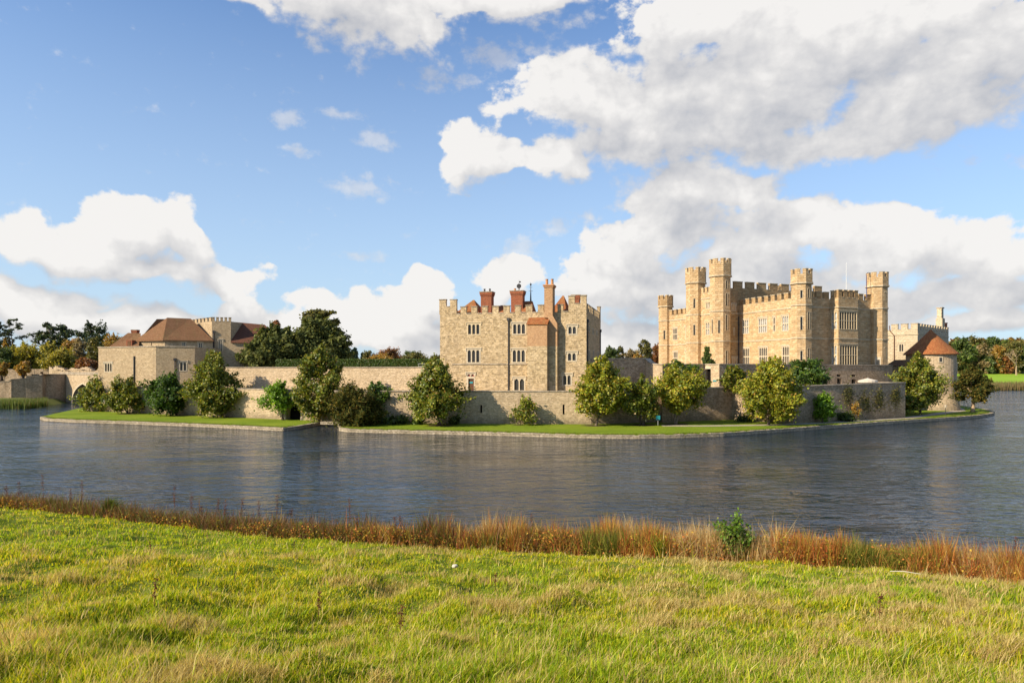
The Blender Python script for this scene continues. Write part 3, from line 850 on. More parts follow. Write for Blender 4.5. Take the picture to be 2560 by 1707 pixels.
battlement(m, fs, .6, depth - 1.6, ZC, 1.15, .95, .75, start_gap=True)
m.box(fs, depth - 1.6, depth, -.5, 0, ZC, H1, 0); merlon(m, fs, depth - 1.3, depth, H1, H1 + 1.2)
battlement(m, Fr(GC, GD), .6, fg.L - .6, ZC, 1.15, 1.0, .8, start_gap=True)
battlement(m, Fr(GD, GA), .6, depth - .6, ZC, 1.15, 1.0, .8, start_gap=True)
m.build('battlement', [M['rubble'], M['coping']], keep)
# chimney breast: stone below, brick above, tiled shoulder; thinner strip beside it carries the stack
a, b = sx(1012), sx(1210); c = sx(1305); TA, TB = 2.1, 1.05
zt = gz(1100, 512); zmid = gz(1100, 730)
a, b = fg.su(gk(1012, 0)[0], TA), fg.su(gk(1206, 0)[0], TA)
c = fg.su(gk(1305, 0)[0], TB); b2 = b
m = MB()
m.box(fg, a, b, -.02, TA, 4.6, zmid, 0); m.box(fg, a + .004, b - .004, -.02, TA - .004, zmid, zt, 1)
m.box(fg, b2, c, -.02, TB, 4.6, zmid, 0)
zk = gz(1305, 512); s0 = fg.su(gk(1178, 0)[0], TB); s1 = fg.su(gk(1260, 0)[0], TB)
zs = gz(1262, 430); ztop = gz(1220, 158)
# strip, sloping shoulder and tall stack
def sl(pts, t0, t1, mi):
    A_ = [fg.p3(x, t1, z) for x, z in pts]; B_ = [fg.p3(x, t0, z) for x, z in pts]
    m.poly(A_, mi); m.poly(B_[::-1], mi)
    n = len(pts)
    for i in range(n):
        j = (i + 1) % n; m.poly([A_[i], B_[i], B_[j], A_[j]], mi)
sl([(b2, zmid), (c - .004, zmid), (c - .004, zk), (s1, zs), (s1, ztop), (s0, ztop), (s0, zt + .9), (b2, zt + .9)], -.9, TB - .004, 1)
m.build('chimney_breast', [M['rubble'], M['brick']], keep)
m = MB()   # tiled shoulder roof over the big breast
zsh = gz(1100, 448)
A_ = fg.p3(a - .12, TA + .15, zt - .02); B_ = fg.p3(b + .12, TA + .15, zt - .02); C_ = fg.p3(b + .12, .3, zsh); D_ = fg.p3(a - .12, .3, zsh)
m.poly([A_, B_, C_, D_]); m.poly([fg.p3(a - .12, TA + .15, zt - .2), fg.p3(b + .12, TA + .15, zt - .2), B_, A_])
m.poly([B_, fg.p3(b + .12, 0, zt - .02), fg.p3(b + .12, 0, zsh), C_]); m.poly([D_, fg.p3(a - .12, 0, zsh), fg.p3(a - .12, 0, zt - .02), A_])
m.poly([B_, A_, fg.p3(a - .12, 0, zt - .02), fg.p3(b + .12, 0, zt - .02)])
m.poly([D_, C_, fg.p3(b + .12, -.0, zsh), fg.p3(a - .12, -.0, zsh)])
m.build('shoulder_roof', M['tile_orange'], keep)
m = MB(); m.box(fg, s0 - .1, s1 + .1, -1.0, TB + .1, ztop, ztop + .22, 1); m.box(fg, s0 - .2, s1 + .2, -1.1, TB + .2, ztop + .22, ztop + .42, 1)
m.build('chimney_cap', M['clay'], keep)
def pots(parent, fr, ss, t, z, r=.2, h=.9, mat='clay'):
    for s in ss:
        m = MB(); p = fr.p3(s, t, 0)[:2]
        m.tube([(*p, z), (*p, z + h * .8), (*p, z + h)], [r, r * .85, r * 1.1], 10); m.build('chimney_pot', M[mat], parent)
ck = (s0 + s1) / 2
pots(keep, fg, (ck - .42, ck + .42), .1, ztop + .42, .23, .95)
def stack(parent, fr, s0, s1, t0, t1, z0, z1, mat='brick_red', capm='brick_red', over=.16):
    m = MB(); m.box(fr, s0, s1, t0, t1, z0, z1 - .75)
    m.box(fr, s0 - over * .5, s1 + over * .5, t0 - over * .5, t1 + over * .5, z1 - .75, z1 - .5)
    m.box(fr, s0 - over, s1 + over, t0 - over, t1 + over, z1 - .5, z1 - .12, 0)
    m.box(fr, s0 - over * 1.4, s1 + over * 1.4, t0 - over * 1.4, t1 + over * 1.4, z1 - .12, z1, 1)
    return m.build('chimney', [M[mat], M['coping']], parent)
def kst(x0, x1, y, back, w_):
    a, b = fg.su(gk(x0, 0)[0], -back), fg.su(gk(x1, 0)[0], -back); z = fg.zv(a, gk(0, y)[1], -back)
    return a, b, -back - w_, -back, ZC - .9, z
c1 = stack(keep, fg, *kst(556, 660, 192, 3.2, 1.5)); c2 = stack(keep, fg, *kst(852, 966, 182, 3.5, 1.6)); c3 = stack(keep, fg, *kst(1453, 1520, 222, 6.0, 1.2))
k1 = kst(556, 660, 192, 3.2, 1.5); k2 = kst(852, 966, 182, 3.5, 1.6)
pots(keep, fg, (k1[0] + .45, k1[1] - .45), -3.9, k1[5], .17, .5, 'iron')
pots(keep, fg, (k2[0] + .5,), -4.2, k2[5], .2, .4, 'clay')
m = MB(); sc_ = k2[1] - .75; p = fg.p3(sc_, -4.2, k2[5])      # round cowl on a post
m.tube([p, (p[0], p[1], p[2] + .5)], .09, 6); m.tube([(p[0] - .02, p[1] - .18, p[2] + .75), (p[0] + .02, p[1] + .22, p[2] + .75)], [.38, .3], 14); m.tube([(p[0], p[1], p[2] + 1.0), (p[0], p[1], p[2] + 1.75)], [.05, .02], 6)
m.box(Fr(p[:2], (p[0] + 1, p[1])), -.02, .3, -.02, .02, p[2] + 1.35, p[2] + 1.55)
m.build('chimney_cowl', M['iron'], keep)
# roofs peeping over the parapet
def hip(name, mat, fr, s0, s1, t0, t1, z0, z1, r0, r1, parent, eave=.0):
    """hipped roof: plan s0..s1 x t0..t1 (t0 back, t1 front), ridge r0..r1 at mid depth"""
    m = MB(); tm = (t0 + t1) / 2
    a, b, c, d = fr.p3(s0, t1, z0), fr.p3(s1, t1, z0), fr.p3(s1, t0, z0), fr.p3(s0, t0, z0)
    e, f = fr.p3(r0, tm, z1), fr.p3(r1, tm, z1)
    m.poly([a, b, f, e]); m.poly([c, d, e, f]); m.poly([b, c, f]); m.poly([d, a, e]); m.poly([a, d, c, b])
    return m.build(name, M[mat], parent)
zr = lambda y, b: EYE + (HZ - (680 + y / 3.92)) / F * (107 + b)
sq = lambda x: fg.su(gk(x, 0)[0], -5.4)
hip('roof', 'tile_orange', fg, sq(322), sq(575) + .8, -9.5, -1.3, ZC - .5, zr(278, 8), sq(480), sq(482) + .2, keep)
hip('roof', 'tile_orange', fg, sq(690), sq(845), -9.5, -2.5, ZC - .6, zr(333, 8), sq(740), sq(790), keep)
hip('roof', 'tile_orange', fg, sq(880), sq(1085), -9.0, -1.6, ZC - .6, zr(298, 7), sq(955), sq(1065), keep)
hip('roof', 'tile_orange', fg, sq(1235), sq(1440), -10.0, -1.8, ZC - .6, zr(256, 8), sq(1352), sq(1354) + .2, keep)
m = MB(); u, v = gk(1046, 300); zb = zr(305, 6); p = fg.p2(fg.su(u, -5.5), -5.5)
m.tube([(*p, zb - 1), (*p, zb + .1), (*p, zb + 2.2), (*p, zb + 3.3)], [.16, .14, .05, .03], 8)
for z_, l in ((zb + 1.9, .35), (zb + 2.5, .28)): m.tube([(p[0] - l, p[1], z_), (p[0] + l, p[1], z_)], .025, 5)
m.tube([(p[0], p[1] - .2, zb + 2.95), (p[0], p[1] + .2, zb + 2.95)], .16, 8)
m.build('weather_vane', M['iron'], keep)
pipe(keep, fg, sx(829), 4.9, gz(829, 478), .1)
pipe(keep, fs, .7, 4.9, ZC - 1.6, .1)
pipe(keep, fs, 17.6, 8.8, ZC - 2.2, .1)
# ------------------------------------------------------------------ the main castle
zk1 = lambda x, y: (1630 + x / 5.226, 630 + y / 5.226)
zk2 = lambda x, y: (1960 + x / 5.226, 630 + y / 5.226)
ca = np.array((-.362, .932)); cb = np.array((.932, .362))
C4 = np.array((53.4, 126.0))
castle = thing('castle', 'large golden stone castle with octagonal turrets on the right of the island', 'castle', (*C4, 8.4))
ZG = 8.2
S1, S2 = 14.4, 20.2
def P_(o, a=0.0, b=0.0): q = C4 * 0 + o + ca * a + cb * b; return (float(q[0]), float(q[1]))
L_P1 = P_(C4, 17.2); L_C5 = P_(C4, 0, 18.9)
fL = Fr(L_P1, tuple(C4)); fB = Fr(tuple(C4), L_C5)
def r1(fr, x0, y0, x1, y1, t=0.0): u0, v0 = zk1(x0, y0); u1, v1 = zk1(x1, y1); return fr.rect(u0, v0, u1, v1, t)
def r2(fr, x0, y0, x1, y1, t=0.0): u0, v0 = zk2(x0, y0); u1, v1 = zk2(x1, y1); return fr.rect(u0, v0, u1, v1, t)
def strings(fr, s0, s1, zs, out=.12, h=.22, name='string_course'):
    for z in zs:
        m = MB(); m.box(fr, s0, s1, 0, out, z - h * .7, z + h / 2); m.build(name, M['ashlar_pale'], castle)
# block L (left long wall with two rows of windows) and bay wall
winL = [(r1(fL, 1182, 880, 1265, 1072), 3), (r1(fL, 1390, 858, 1506, 1058), 4), (r1(fL, 1580, 846, 1614, 1042), 1), (r1(fL, 1697, 828, 1787, 1036), 3),
        (r1(fL, 1187, 1250, 1274, 1480), 3), (r1(fL, 1396, 1240, 1510, 1480), 4), (r1(fL, 1700, 1226, 1795, 1478), 3)]
CRL = 21.85
m = MB()
back1, back2 = P_(C4, 17.2, 18.9), L_P1
shell(m, [L_P1, tuple(C4), L_C5, back1], ZG, CRL, {0: [w_[0] for w_ in winL]}, 0, top=False)
m.poly([(*p, CRL - .8) for p in (L_P1, tuple(C4), L_C5, back1)], 1)
m.build('wall', [M['ashlar'], M['lead']], castle)
for h_, n in winL: window(castle, fL, h_, n, transom=True, frame='pale', surround=.16, bar=.13, glass='glass_painted_sky' if n != 1 and h_[2] > 15 else 'glass')
strings(fL, 0, fL.L - 1.2, (S1, S2))
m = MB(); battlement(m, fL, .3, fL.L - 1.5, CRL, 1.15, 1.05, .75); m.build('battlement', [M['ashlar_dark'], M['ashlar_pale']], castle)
strings(fB, 1.2, fB.L - 1.2, (S1, S2))
# bay
TO = 1.9
bs0, bs1 = fB.su(2075), fB.su(2096, TO); be1 = fB.su(2144.7, TO); be0 = be1 + (bs1 - bs0)
q0, q1_, q2_, q3 = fB.p2(bs0), fB.p2(bs1, TO), fB.p2(be1, TO), fB.p2(be0)
fcant, ffront, fcr = Fr(q0, q1_), Fr(q1_, q2_), Fr(q2_, q3)
hf = [r2(ffront, 718, 778, 955, 1016), r2(ffront, 724, 1214, 962, 1478)]
hc = [(.25, fcant.L - .22, hf[0][2], hf[0][3]), (.25, fcant.L - .22, hf[1][2], hf[1][3])]
m = MB(); CRB = 22.0
face(m, fcant, ZG, CRB, hc, 0, .3); face(m, ffront, ZG, CRB, hf, 0, .3); face(m, fcr, ZG, CRB, (), 0)
m.poly([(*p, CRB) for p in (q0, q1_, q2_, q3)], 0)
for fr in (fcant, ffront, fcr):
    for z in (S1, S2): m.box(fr, 0, fr.L, 0, .13, z - .12, z + .12, 1)
    for h_ in hf: m.box(fr, 0, fr.L, 0, .09, h_[3] + .12, h_[3] + .3, 1)
m.build('bay', [M['ashlar'], M['ashlar_pale']], castle)
m = MB()
battlement(m, ffront, 0, ffront.L, CRB, 1.35, 1.0, .5, .45); battlement(m, fcant, .1, fcant.L - .55, CRB, 1.3, .8, .5, .4); battlement(m, fcr, .55, fcr.L, CRB, 1.3, .9, .5, .4)
battlement(m, fB, 1.7, bs0 - .2, CRL, 1.2, 1.15, .7); battlement(m, fB, be0 + .4, fB.L - 1.6, CRL, 1.2, 1.0, .65)
m.build('battlement', [M['ashlar_dark'], M['ashlar_pale']], castle)
for h_ in hf: window(castle, ffront, h_, 7, transom=True, frame='cream', hood=False, surround=.14, bar=.13, arch=False, dep=.2, glass='glass', name='bay_window')
for h_ in hc: window(castle, fcant, h_, 2, transom=True, frame='cream', hood=False, surround=.14, bar=.16, glass='glass_painted_sky', name='bay_window')

# block N: tall block behind, front wall starts at tower T3
N1 = np.array((44.96, 141.1)); fN = Fr(tuple(N1), P_(N1, 0, 25.0))
CRN = 25.45
hN = [r1(fN, 1036, 678, 1098, 772), r1(fN, 1063, 985, 1083, 1090), r1(fN, 1045, 1372, 1110, 1475)]
m = MB(); shell(m, [tuple(N1), P_(N1, 0, 25.0), P_(N1, 14, 25.0), P_(N1, 14, 0)], ZG, CRN, {0: hN}, 0, top=False)
m.poly([(*p, CRN - .8) for p in (tuple(N1), P_(N1, 0, 25.0), P_(N1, 14, 25.0), P_(N1, 14, 0))], 1)
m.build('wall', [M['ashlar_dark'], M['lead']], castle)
window(castle, fN, hN[0], 2, frame='pale', hood=True, surround=.16); window(castle, fN, hN[1], 1, hood=False, surround=.1, frame='pale'); window(castle, fN, hN[2], 2, hood=True, surround=.16, frame='pale')
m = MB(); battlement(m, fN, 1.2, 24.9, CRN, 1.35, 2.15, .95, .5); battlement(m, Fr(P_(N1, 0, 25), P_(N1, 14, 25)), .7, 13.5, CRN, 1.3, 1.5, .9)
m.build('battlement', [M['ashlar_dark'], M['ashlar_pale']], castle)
m = MB(); m.box(fN, 0.2, 2.6, 0, .12, S1 - .1, S1 + .12); m.build('string_course', M['ashlar_pale'], castle); m = MB(); m.box(fN, 0.2, 2.6, 0, .12, 20.1, 20.32); m.build('string_course', M['ashlar_pale'], castle)
pipe(castle, fN, 2.2, 8.6, 19.6, .1, hop=False)
c_ = P_(N1, 6, 17); frc = Fr(c_, (c_[0] + 1, c_[1]))
stack(castle, frc, 0, 1.3, -1, 0, CRN - .8, CRN + 2.0, 'ashlar_dark', over=.1)

# towers
def slits_on(pts, items):
    """items: (edge index, z0, z1)"""
    out = {}
    for e, z0, z1 in items:
        fr = Fr(pts[e], pts[(e + 1) % 8]); out.setdefault(e, []).append((fr.L / 2 - .17, fr.L / 2 + .17, z0, z1))
    return out
ROT = atan2(-cb[1], -cb[0])      # edge 0 faces along -b (left wall direction)
def tower(c, r, zt, head, strs, slots, mat='ashlar', headmat='ashlar', name='turret'):
    pts = octo(c, r, ROT); m = MB(); hs = slits_on(pts, slots)
    shell(m, pts, ZG, head, hs, 0, top=False)
    hp = octo(c, r + .16, ROT); cr = zt - 1.05
    m.prism(hp, head, cr, 1, True, True)
    for z in strs + [head]:
        sp = octo(c, r + .14 if z != head else r + .3, ROT); m.prism(sp, z - .14, z + .12, 2, True, True)
    # merlons wrap the corners
    for k in range(8):
        A, B, C = np.array(hp[k - 1]), np.array(hp[k]), np.array(hp[(k + 1) % 8])
        cc = np.array(c)
        def inn(p): v = p - cc; return p - v / np.linalg.norm(v) * .42
        for o_, z0, z1, mi in ((0, cr, zt - .14, 1), (.06, zt - .14, zt, 2)):
            e1 = B + (A - B) * (.33 + o_ * .5); e2 = B + (C - B) * (.33 + o_ * .5)
            f = lambda p: cc + (p - cc) * (1 + o_ * .5)
            poly = [f(e1), f(B), f(e2), inn(e2), inn(B), inn(e1)]
            m.prism([tuple(map(float, p)) for p in poly], z0, z1, mi, True, mi == 2)
        m.prism([tuple(map(float, p)) for p in (B + (C - B) * .37, B + (C - B) * .63, inn(B + (C - B) * .63), inn(B + (C - B) * .37))], cr, cr + .1, 2)
    o = m.build(name, [M[mat], M[headmat], M['ashlar_pale']], castle)
    for e, L_ in hs.items():
        fr = Fr(pts[e], pts[(e + 1) % 8])
        for h_ in L_:
            q = MB(); q.poly([fr.p3(h_[0], -.28, h_[2]), fr.p3(h_[1], -.28, h_[2]), fr.p3(h_[1], -.28, h_[3]), fr.p3(h_[0], -.28, h_[3])])
            for x0, x1 in ((h_[0] - .1, h_[0]), (h_[1], h_[1] + .1)): q.box(fr, x0, x1, 0.002, .04, h_[2], h_[3], 1)
            q.box(fr, h_[0] - .1, h_[1] + .1, .002, .05, h_[3], h_[3] + .12, 1)
            q.build('slit_window', [M['glass'], M['ashlar_pale']], o)
    return o
T3 = (42.8, 140.3); T2 = (39.9, 148.3); T1 = (35.7, 158.7); T4 = (53.4, 125.9); T5 = (71.1, 132.9)
# edges: 0 left(-b), 1 front-left, 2 front(-a), 3 right-front
tower(T4, 1.85, 27.0, 24.4, [S1, S2 + .2], [(1, 10.2, 12.0), (1, 15.8, 18.2), (1, 21.6, 23.0), (2, 10.0, 12.4), (2, 16.0, 19.0), (2, 21.7, 23.3)])
tower(T3, 2.12, 31.2, 27.7, [S1, S2 + .3], [(2, 9.6, 12.4), (2, 16.6, 19.6), (2, 21.6, 24.0), (2, 25.0, 26.6), (1, 16.0, 18.6), (0, 16.0, 18.8)])
tower(T2, 2.1, 30.6, 27.3, [S1, S2 + .2], [(2, 15.8, 18.4), (1, 21.8, 23.8), (1, 16, 18.2)], headmat='ashlar')
tower(T1, 1.6, 25.8, 23.2, [S1 - .1, S2 - .3], [(1, 15.6, 17.6)], headmat='ashlar_dark')
tower(T5, 1.9, 27.4, 24.7, [S1, S2 + .2], [(2, 10.8, 12.8), (2, 16.4, 19.4), (2, 21.8, 23.4)])
# gate wall between T2 and T3
ins = .55
A = np.array(T2) - cb * ins * 0 ; B = np.array(T3)
fG = Fr(T2, T3); CRG = 24.85
hG = [(r1(fG, 702, 648, 782, 745), 4, False), (r1(fG, 698, 912, 776, 1090), 3, True)]
m = MB(); shell(m, [T2, T3, P_(B, 0, 9), P_(A, 0, 9)], ZG, CRG, {0: [h_[0] for h_ in hG]}, 0, top=True)
m.build('wall', M['ashlar'], castle)
for h_, n, tr in hG: window(castle, fG, h_, n, transom=tr, frame='cream', surround=.15, glass='glass_painted_sky')
m = MB(); battlement(m, fG, 2.0, fG.L - 2.0, CRG, 1.1, .8, .6); m.build('battlement', [M['ashlar'], M['ashlar_pale']], castle)
strings(fG, 2.0, fG.L - 1.9, (S1, S2 + .1, 23.7))
# wing between T1 and T2
fH = Fr(T1, T2); CRH = 20.95
hH = [(r1(fH, 274, 990, 334, 1150), 3), (r1(fH, 438, 970, 468, 1135), 1), (r1(fH, 279, 1296, 339, 1466), 3), (r1(fH, 440, 1286, 472, 1466), 1)]
m = MB(); shell(m, [T1, T2, P_(np.array(T2), 0, 11), P_(np.array(T1), 0, 11)], ZG, CRH, {0: [h_[0] for h_ in hH]}, 0, top=True)
m.build('wall', M['ashlar'], castle)
for h_, n in hH: window(castle, fH, h_, n, transom=True, frame='pale', surround=.15)
m = MB(); battlement(m, fH, 1.5, fH.L - 2.0, CRH, 1.2, 1.0, .7); m.build('battlement', [M['ashlar_dark'], M['ashlar_pale']], castle)
strings(fH, 1.4, fH.L - 1.9, (S1 - .1, S2 - .3))
# aerial, pipes, little arched door by T5, back chimney wall
m = MB(); s = fB.su(zk2(898, 0)[0]); m.tube([fB.p3(s, -1.5, CRL), fB.p3(s, -1.5, CRL + 7.4)], [.06, .03], 6); m.build('flag_pole', M['white_paint'], castle)
m = MB(); s = fB.su(zk2(1079, 0)[0], .3); z1_ = 27.3
m.tube([fB.p3(s, .3, CRL + .6), fB.p3(s, .3, z1_ - .6), fB.p3(s + .1, .3, z1_ - .2), fB.p3(s + .45, .3, z1_)], .06, 6); m.build('vent_pipe', M['blue_pipe'], castle)
pipe(castle, fB, fB.su(zk2(1160, 0)[0]), 8.6, 20.0, .1, hop=False)
fb5 = Fr(P_(C4, -.0, 16.6), L_C5)
h5 = r2(fB, 1196, 1398, 1280, 1482, .05); 
e_ = octo(T5, 1.9, ROT); f5 = Fr(e_[0], e_[1])
f5b = Fr(e_[1], e_[2])
m = MB(); s_ = f5b.L / 2; m.box(f5b, s_ - .5, s_ + .5, .003, .1, 8.4, 11.0); o5 = m.build('arched_door', M['pale'], castle)
m = MB(); m.box(f5b, s_ - .28, s_ + .28, .1, .125, 8.4, 10.5); m.build('pane', M['glass'], o5)
m = MB(); c5 = P_(C4, 1.2, 19.5); f6 = Fr(c5, P_(np.array(c5), 0, 2.9))
m.box(f6, 0, 3.0, -7, 0, ZG, 20.4, 0); m.box(f6, -.1, 3.1, -7.1, .1, 20.4, 20.6, 1); m.build('wall', [M['ashlar_pale'], M['coping']], castle)

# ------------------------------------------------------------------ tower house on the right
mt_ = thing('tower_house', 'pale battlemented house between the castle and the conical roof', 'house', (*WP(2294, 150), 8.4))
K = WP(2294, 150.0); KL = WP(2205, 155.5); KR = (105.2, 164.5); KB = (KR[0] - 13, KR[1] + 12)
fm, fmr = Fr(KL, K), Fr(K, KR)
hm = [r2(fm, 1494, 1192, 1572, 1308)]
CRM = 17.5
m = MB(); shell(m, [KL, K, KR, (KL[0] + 12, KL[1] + 14)], ZG, CRM, {0: hm}, 0, top=True); m.build('wall', M['ashlar_pale'], mt_)
window(mt_, fm, hm[0], 2, frame='pale', surround=.2)
m = MB(); battlement(m, fm, fm.su(2228), fm.L, CRM, 1.2, 1.35, .65); battlement(m, fmr, .62, fmr.L, CRM, 1.15, 1.0, .85)
m.build('battlement', [M['ashlar_pale'], M['coping']], mt_)
for fr in (fm, fmr): m = MB(); m.box(fr, 0, fr.L, .0, .12, 16.3, 16.5); m.build('string_course', M['ashlar_pale'], mt_)
pp = MB(); s = fm.su(2235.5, .15); pp.tube([fm.p3(s - 1.0, .15, 18.5), fm.p3(s - .9, .15, 17.4), fm.p3(s, .15, 16.2), fm.p3(s, .15, 9.5)], .1, 6); pp.build('drainpipe', M['wood_door'], mt_)
sk = fmr.su(2351, -1.5)
m = MB(); m.box(fmr, sk - .7, sk + 1.3, -2.3, -.9, CRM, 21.0, 0); m.box(fmr, sk - .55, sk + .9, -2.1, -1.1, 21.0, 23.4, 0); m.box(fmr, sk - .7, sk + 1.05, -2.25, -.95, 23.4, 23.65, 1); m.build('chimney', [M['ashlar_pale'], M['coping']], mt_)
m = MB(); m.box(fmr, sk + 3.2, sk + 4.2, -2.0, -1.2, CRM, 19.9, 0); m.box(fmr, sk + 3.1, sk + 4.3, -2.1, -1.1, 19.9, 20.1, 0); m.build('chimney', M['brick_red'], mt_)
m = MB(); a = WP(2219, 141); b = WP(2262, 138); fr = Fr(a, b)
oh = thing('outhouse', 'low tiled outhouse tucked under the tower house', 'outhouse', (*a, 8.4))
m.prism([fr.p2(0), fr.p2(fr.L), fr.p2(fr.L, -3), fr.p2(0, -3)], 8.0, 9.4); m.build('wall', M['old_wall'], oh)
hip('roof', 'tile', fr, -.3, fr.L + .3, -3.3, .3, 9.42, 10.6, .6, fr.L - .6, oh)

# ------------------------------------------------------------------ round tower with conical roof
cx, cy = WX(2327, 140.5), 140.5; R_ = 4.55
rtw = thing('round_tower', 'round stone tower with orange conical tiled roof at the water', 'tower', (cx, cy, .5))
m = MB(); N = 40
def ring(r, z): return [(cx + r * cos(2 * pi * k / N), cy + r * sin(2 * pi * k / N), z) for k in range(N)]
rs = [ring(R_ + .75, .2), ring(R_ + .3, 2.6), ring(R_, 4.2), ring(R_ - .05, 11.8)]
for r0, r1_ in zip(rs, rs[1:]):
    for k in range(N): j = (k + 1) % N; m.poly([r0[k], r0[j], r1_[j], r1_[k]])
m.build('wall', M['curtain'], rtw)
m = MB(); base = ring(R_ + .45, 11.65); b2_ = ring(R_ + .45, 11.8); mid = ring(R_ * .52, 14.35); 
for k in range(N):
    j = (k + 1) % N; m.poly([base[k], base[j], b2_[j], b2_[k]]); m.poly([b2_[k], b2_[j], mid[j], mid[k]]); m.poly([mid[k], mid[j], (cx, cy, 16.9)]); m.poly([base[j], base[k], (cx, cy, 11.65)])
m.build('roof', M['tile_orange'], rtw)
for ang, z0, z1, w_ in ((radians(-100), 10.0, 11.2, .25), (radians(-38), 8.0, 10.0, .32)):
    dx, dy = cos(ang), sin(ang); p = (cx + dx * R_, cy + dy * R_); t = (-dy, dx)
    fr = Fr((p[0] - t[0], p[1] - t[1]), (p[0] + t[0], p[1] + t[1]))
    q = MB(); q.box(fr, 1 - w_ - .15, 1 + w_ + .15, -.25, .06, z0, z1, 0); o = q.build('window', M['pale'], rtw)
    q = MB(); q.box(fr, 1 - w_, 1 + w_, .06, .075, z0 + .15, z1 - .2, 0); q.build('pane', M['glass'], o)

# ------------------------------------------------------------------ gatehouse buildings on the left
gh = thing('gatehouse', 'low sandstone gatehouse with brown tiled roofs and a battlemented tower', 'gatehouse', (-66.7, 128, 4.8))
y1k = lambda x, y: (x / 3.36, 720 + y / 3.36)
def rg(fr, x0, y0, x1, y1, t=0.0): u0, v0 = y1k(x0, y0); u1, v1 = y1k(x1, y1); return fr.rect(u0, v0, u1, v1, t)
Kc = WP(390, 128.0); KLf = WP(246, 133.2)
fr_r = Fr(Kc, (Kc[0] + .966, Kc[1] + .259)); sR = fr_r.su(487); KRt = fr_r.p2(sR); fr_r = Fr(Kc, KRt)
fr_l = Fr(KLf, Kc)
h1 = [rg(fr_l, 876, 625, 944, 706)]; h2 = [rg(fr_r, 1504, 616, 1572, 700)]
TZ = 12.85
m = MB(); shell(m, [KLf, Kc, KRt, (KRt[0] + 1.5, KRt[1] + 8), (KLf[0] + 3, KLf[1] + 9)], 1.0, TZ, {0: h1, 1: h2}, 0, top=True, mtop=1); m.build('wall', [M['rubble_fine'], M['lead']], gh)
m = MB(); m.box(fr_l, -.1, fr_l.L + .1, -.5, .1, TZ + .003, TZ + .18); m.box(fr_r, .12, fr_r.L + .1, -.5, .1, TZ + .003, TZ + .18); m.build('coping', M['coping'], gh)
window(gh, fr_l, h1[0], 3, surround=.16, bar=.14); window(gh, fr_r, h2[0], 2, surround=.18, bar=.2)
pipe(gh, fr_l, fr_l.su(1130 / 3.36), 5.6, ZV(720 + 572 / 3.36, 129), .12, hop=False)
pipe(gh, fr_r, fr_r.su(1470 / 3.36), 6.0, ZV(720 + 610 / 3.36, 129), .09)
# hall with hipped roof
Hc = WP(412, 134.0); HLf = WP(343, 137.5); th = radians(23)
fq = Fr(Hc, (Hc[0] + cos(th), Hc[1] + sin(th))); HR = fq.p2(fq.su(532)); fq = Fr(Hc, HR); fh = Fr(HLf, Hc)
EZ = 14.5
h3 = [rg(fq, 1526, 448, 1562, 500), rg(fq, 1664, 456, 1702, 556), rg(fq, 1626, 618, 1664, 690)]
h3 = [h_ for h_ in h3]
m = MB(); HB = fq.p2(fq.L, -11); HB0 = (HLf[0] + 4, HLf[1] + 10)
hl = [(fh.su(1272 / 3.36) - .12, fh.su(1272 / 3.36) + .12, 13.2, 14.0)]
shell(m, [HLf, Hc, HR, HB, HB0], 4.8, EZ, {0: hl, 1: h3}, 0, top=True); m.build('wall', M['rubble_fine'], gh)
for h_ in h3: window(gh, fq, h_, 2, surround=.14, bar=.12)
m = MB()
ov = .45
e0 = (HLf[0] - .6, HLf[1] - .1, EZ - .1); e1 = (Hc[0] - .1, Hc[1] - .6, EZ - .1); e2 = (*fq.p2(fq.L + .2, .5), EZ - .1); e3 = (*fq.p2(fq.L + .2, -12), EZ - .1); e4 = (HLf[0] + 3.4, HLf[1] + 11.5, EZ - .1)
rdg0 = (*WP(418, 139), ZV(794, 139)); rdg1 = (*WP(477, 141.5), ZV(796.5, 141.5))
for tri in ([e0, e1, rdg0], [e1, e2, rdg1, rdg0], [e2, e3, rdg1], [e3, e4, rdg0, rdg1], [e4, e0, rdg0]): m.poly(tri)
for p, q in zip([e0, e1, e2, e3, e4], [e1, e2, e3, e4, e0]): m.poly([(p[0], p[1], p[2] - .18), (q[0], q[1], q[2] - .18), q, p])
m.build('roof', M['tile'], gh)
# farther roof ridge left of it
m = MB(); 
a0 = (*WP(342, 146), ZV(838, 146)); a1 = (*WP(392, 144), ZV(797.5, 144)); a2 = (*WP(440, 146), ZV(797.5, 146)); a3 = (*WP(470, 144), ZV(846, 144)); a4 = (*WP(345, 142), ZV(852, 142)); a5 = (*WP(440, 142), ZV(852, 142)); a6 = (*WP(350, 155), ZV(852, 155)); a7 = (*WP(460, 155), ZV(852, 155))
m.poly([a4, a5, a2, a1]); m.poly([a6, a4, a1]); m.poly([a7, a6, a1, a2]); m.poly([a5, a7, a2]); m.build('roof', M['tile'], gh)
m = MB(); m.prism([a4[:2], a5[:2], a7[:2], a6[:2]], 5, a4[2]); m.build('wall', M['rubble_fine'], gh)
fz = Fr(WP(330, 143), WP(345, 143)); stack(gh, fz, -.1, fz.L * .75, -1, 0, 13.0, ZV(824, 143), over=.1)
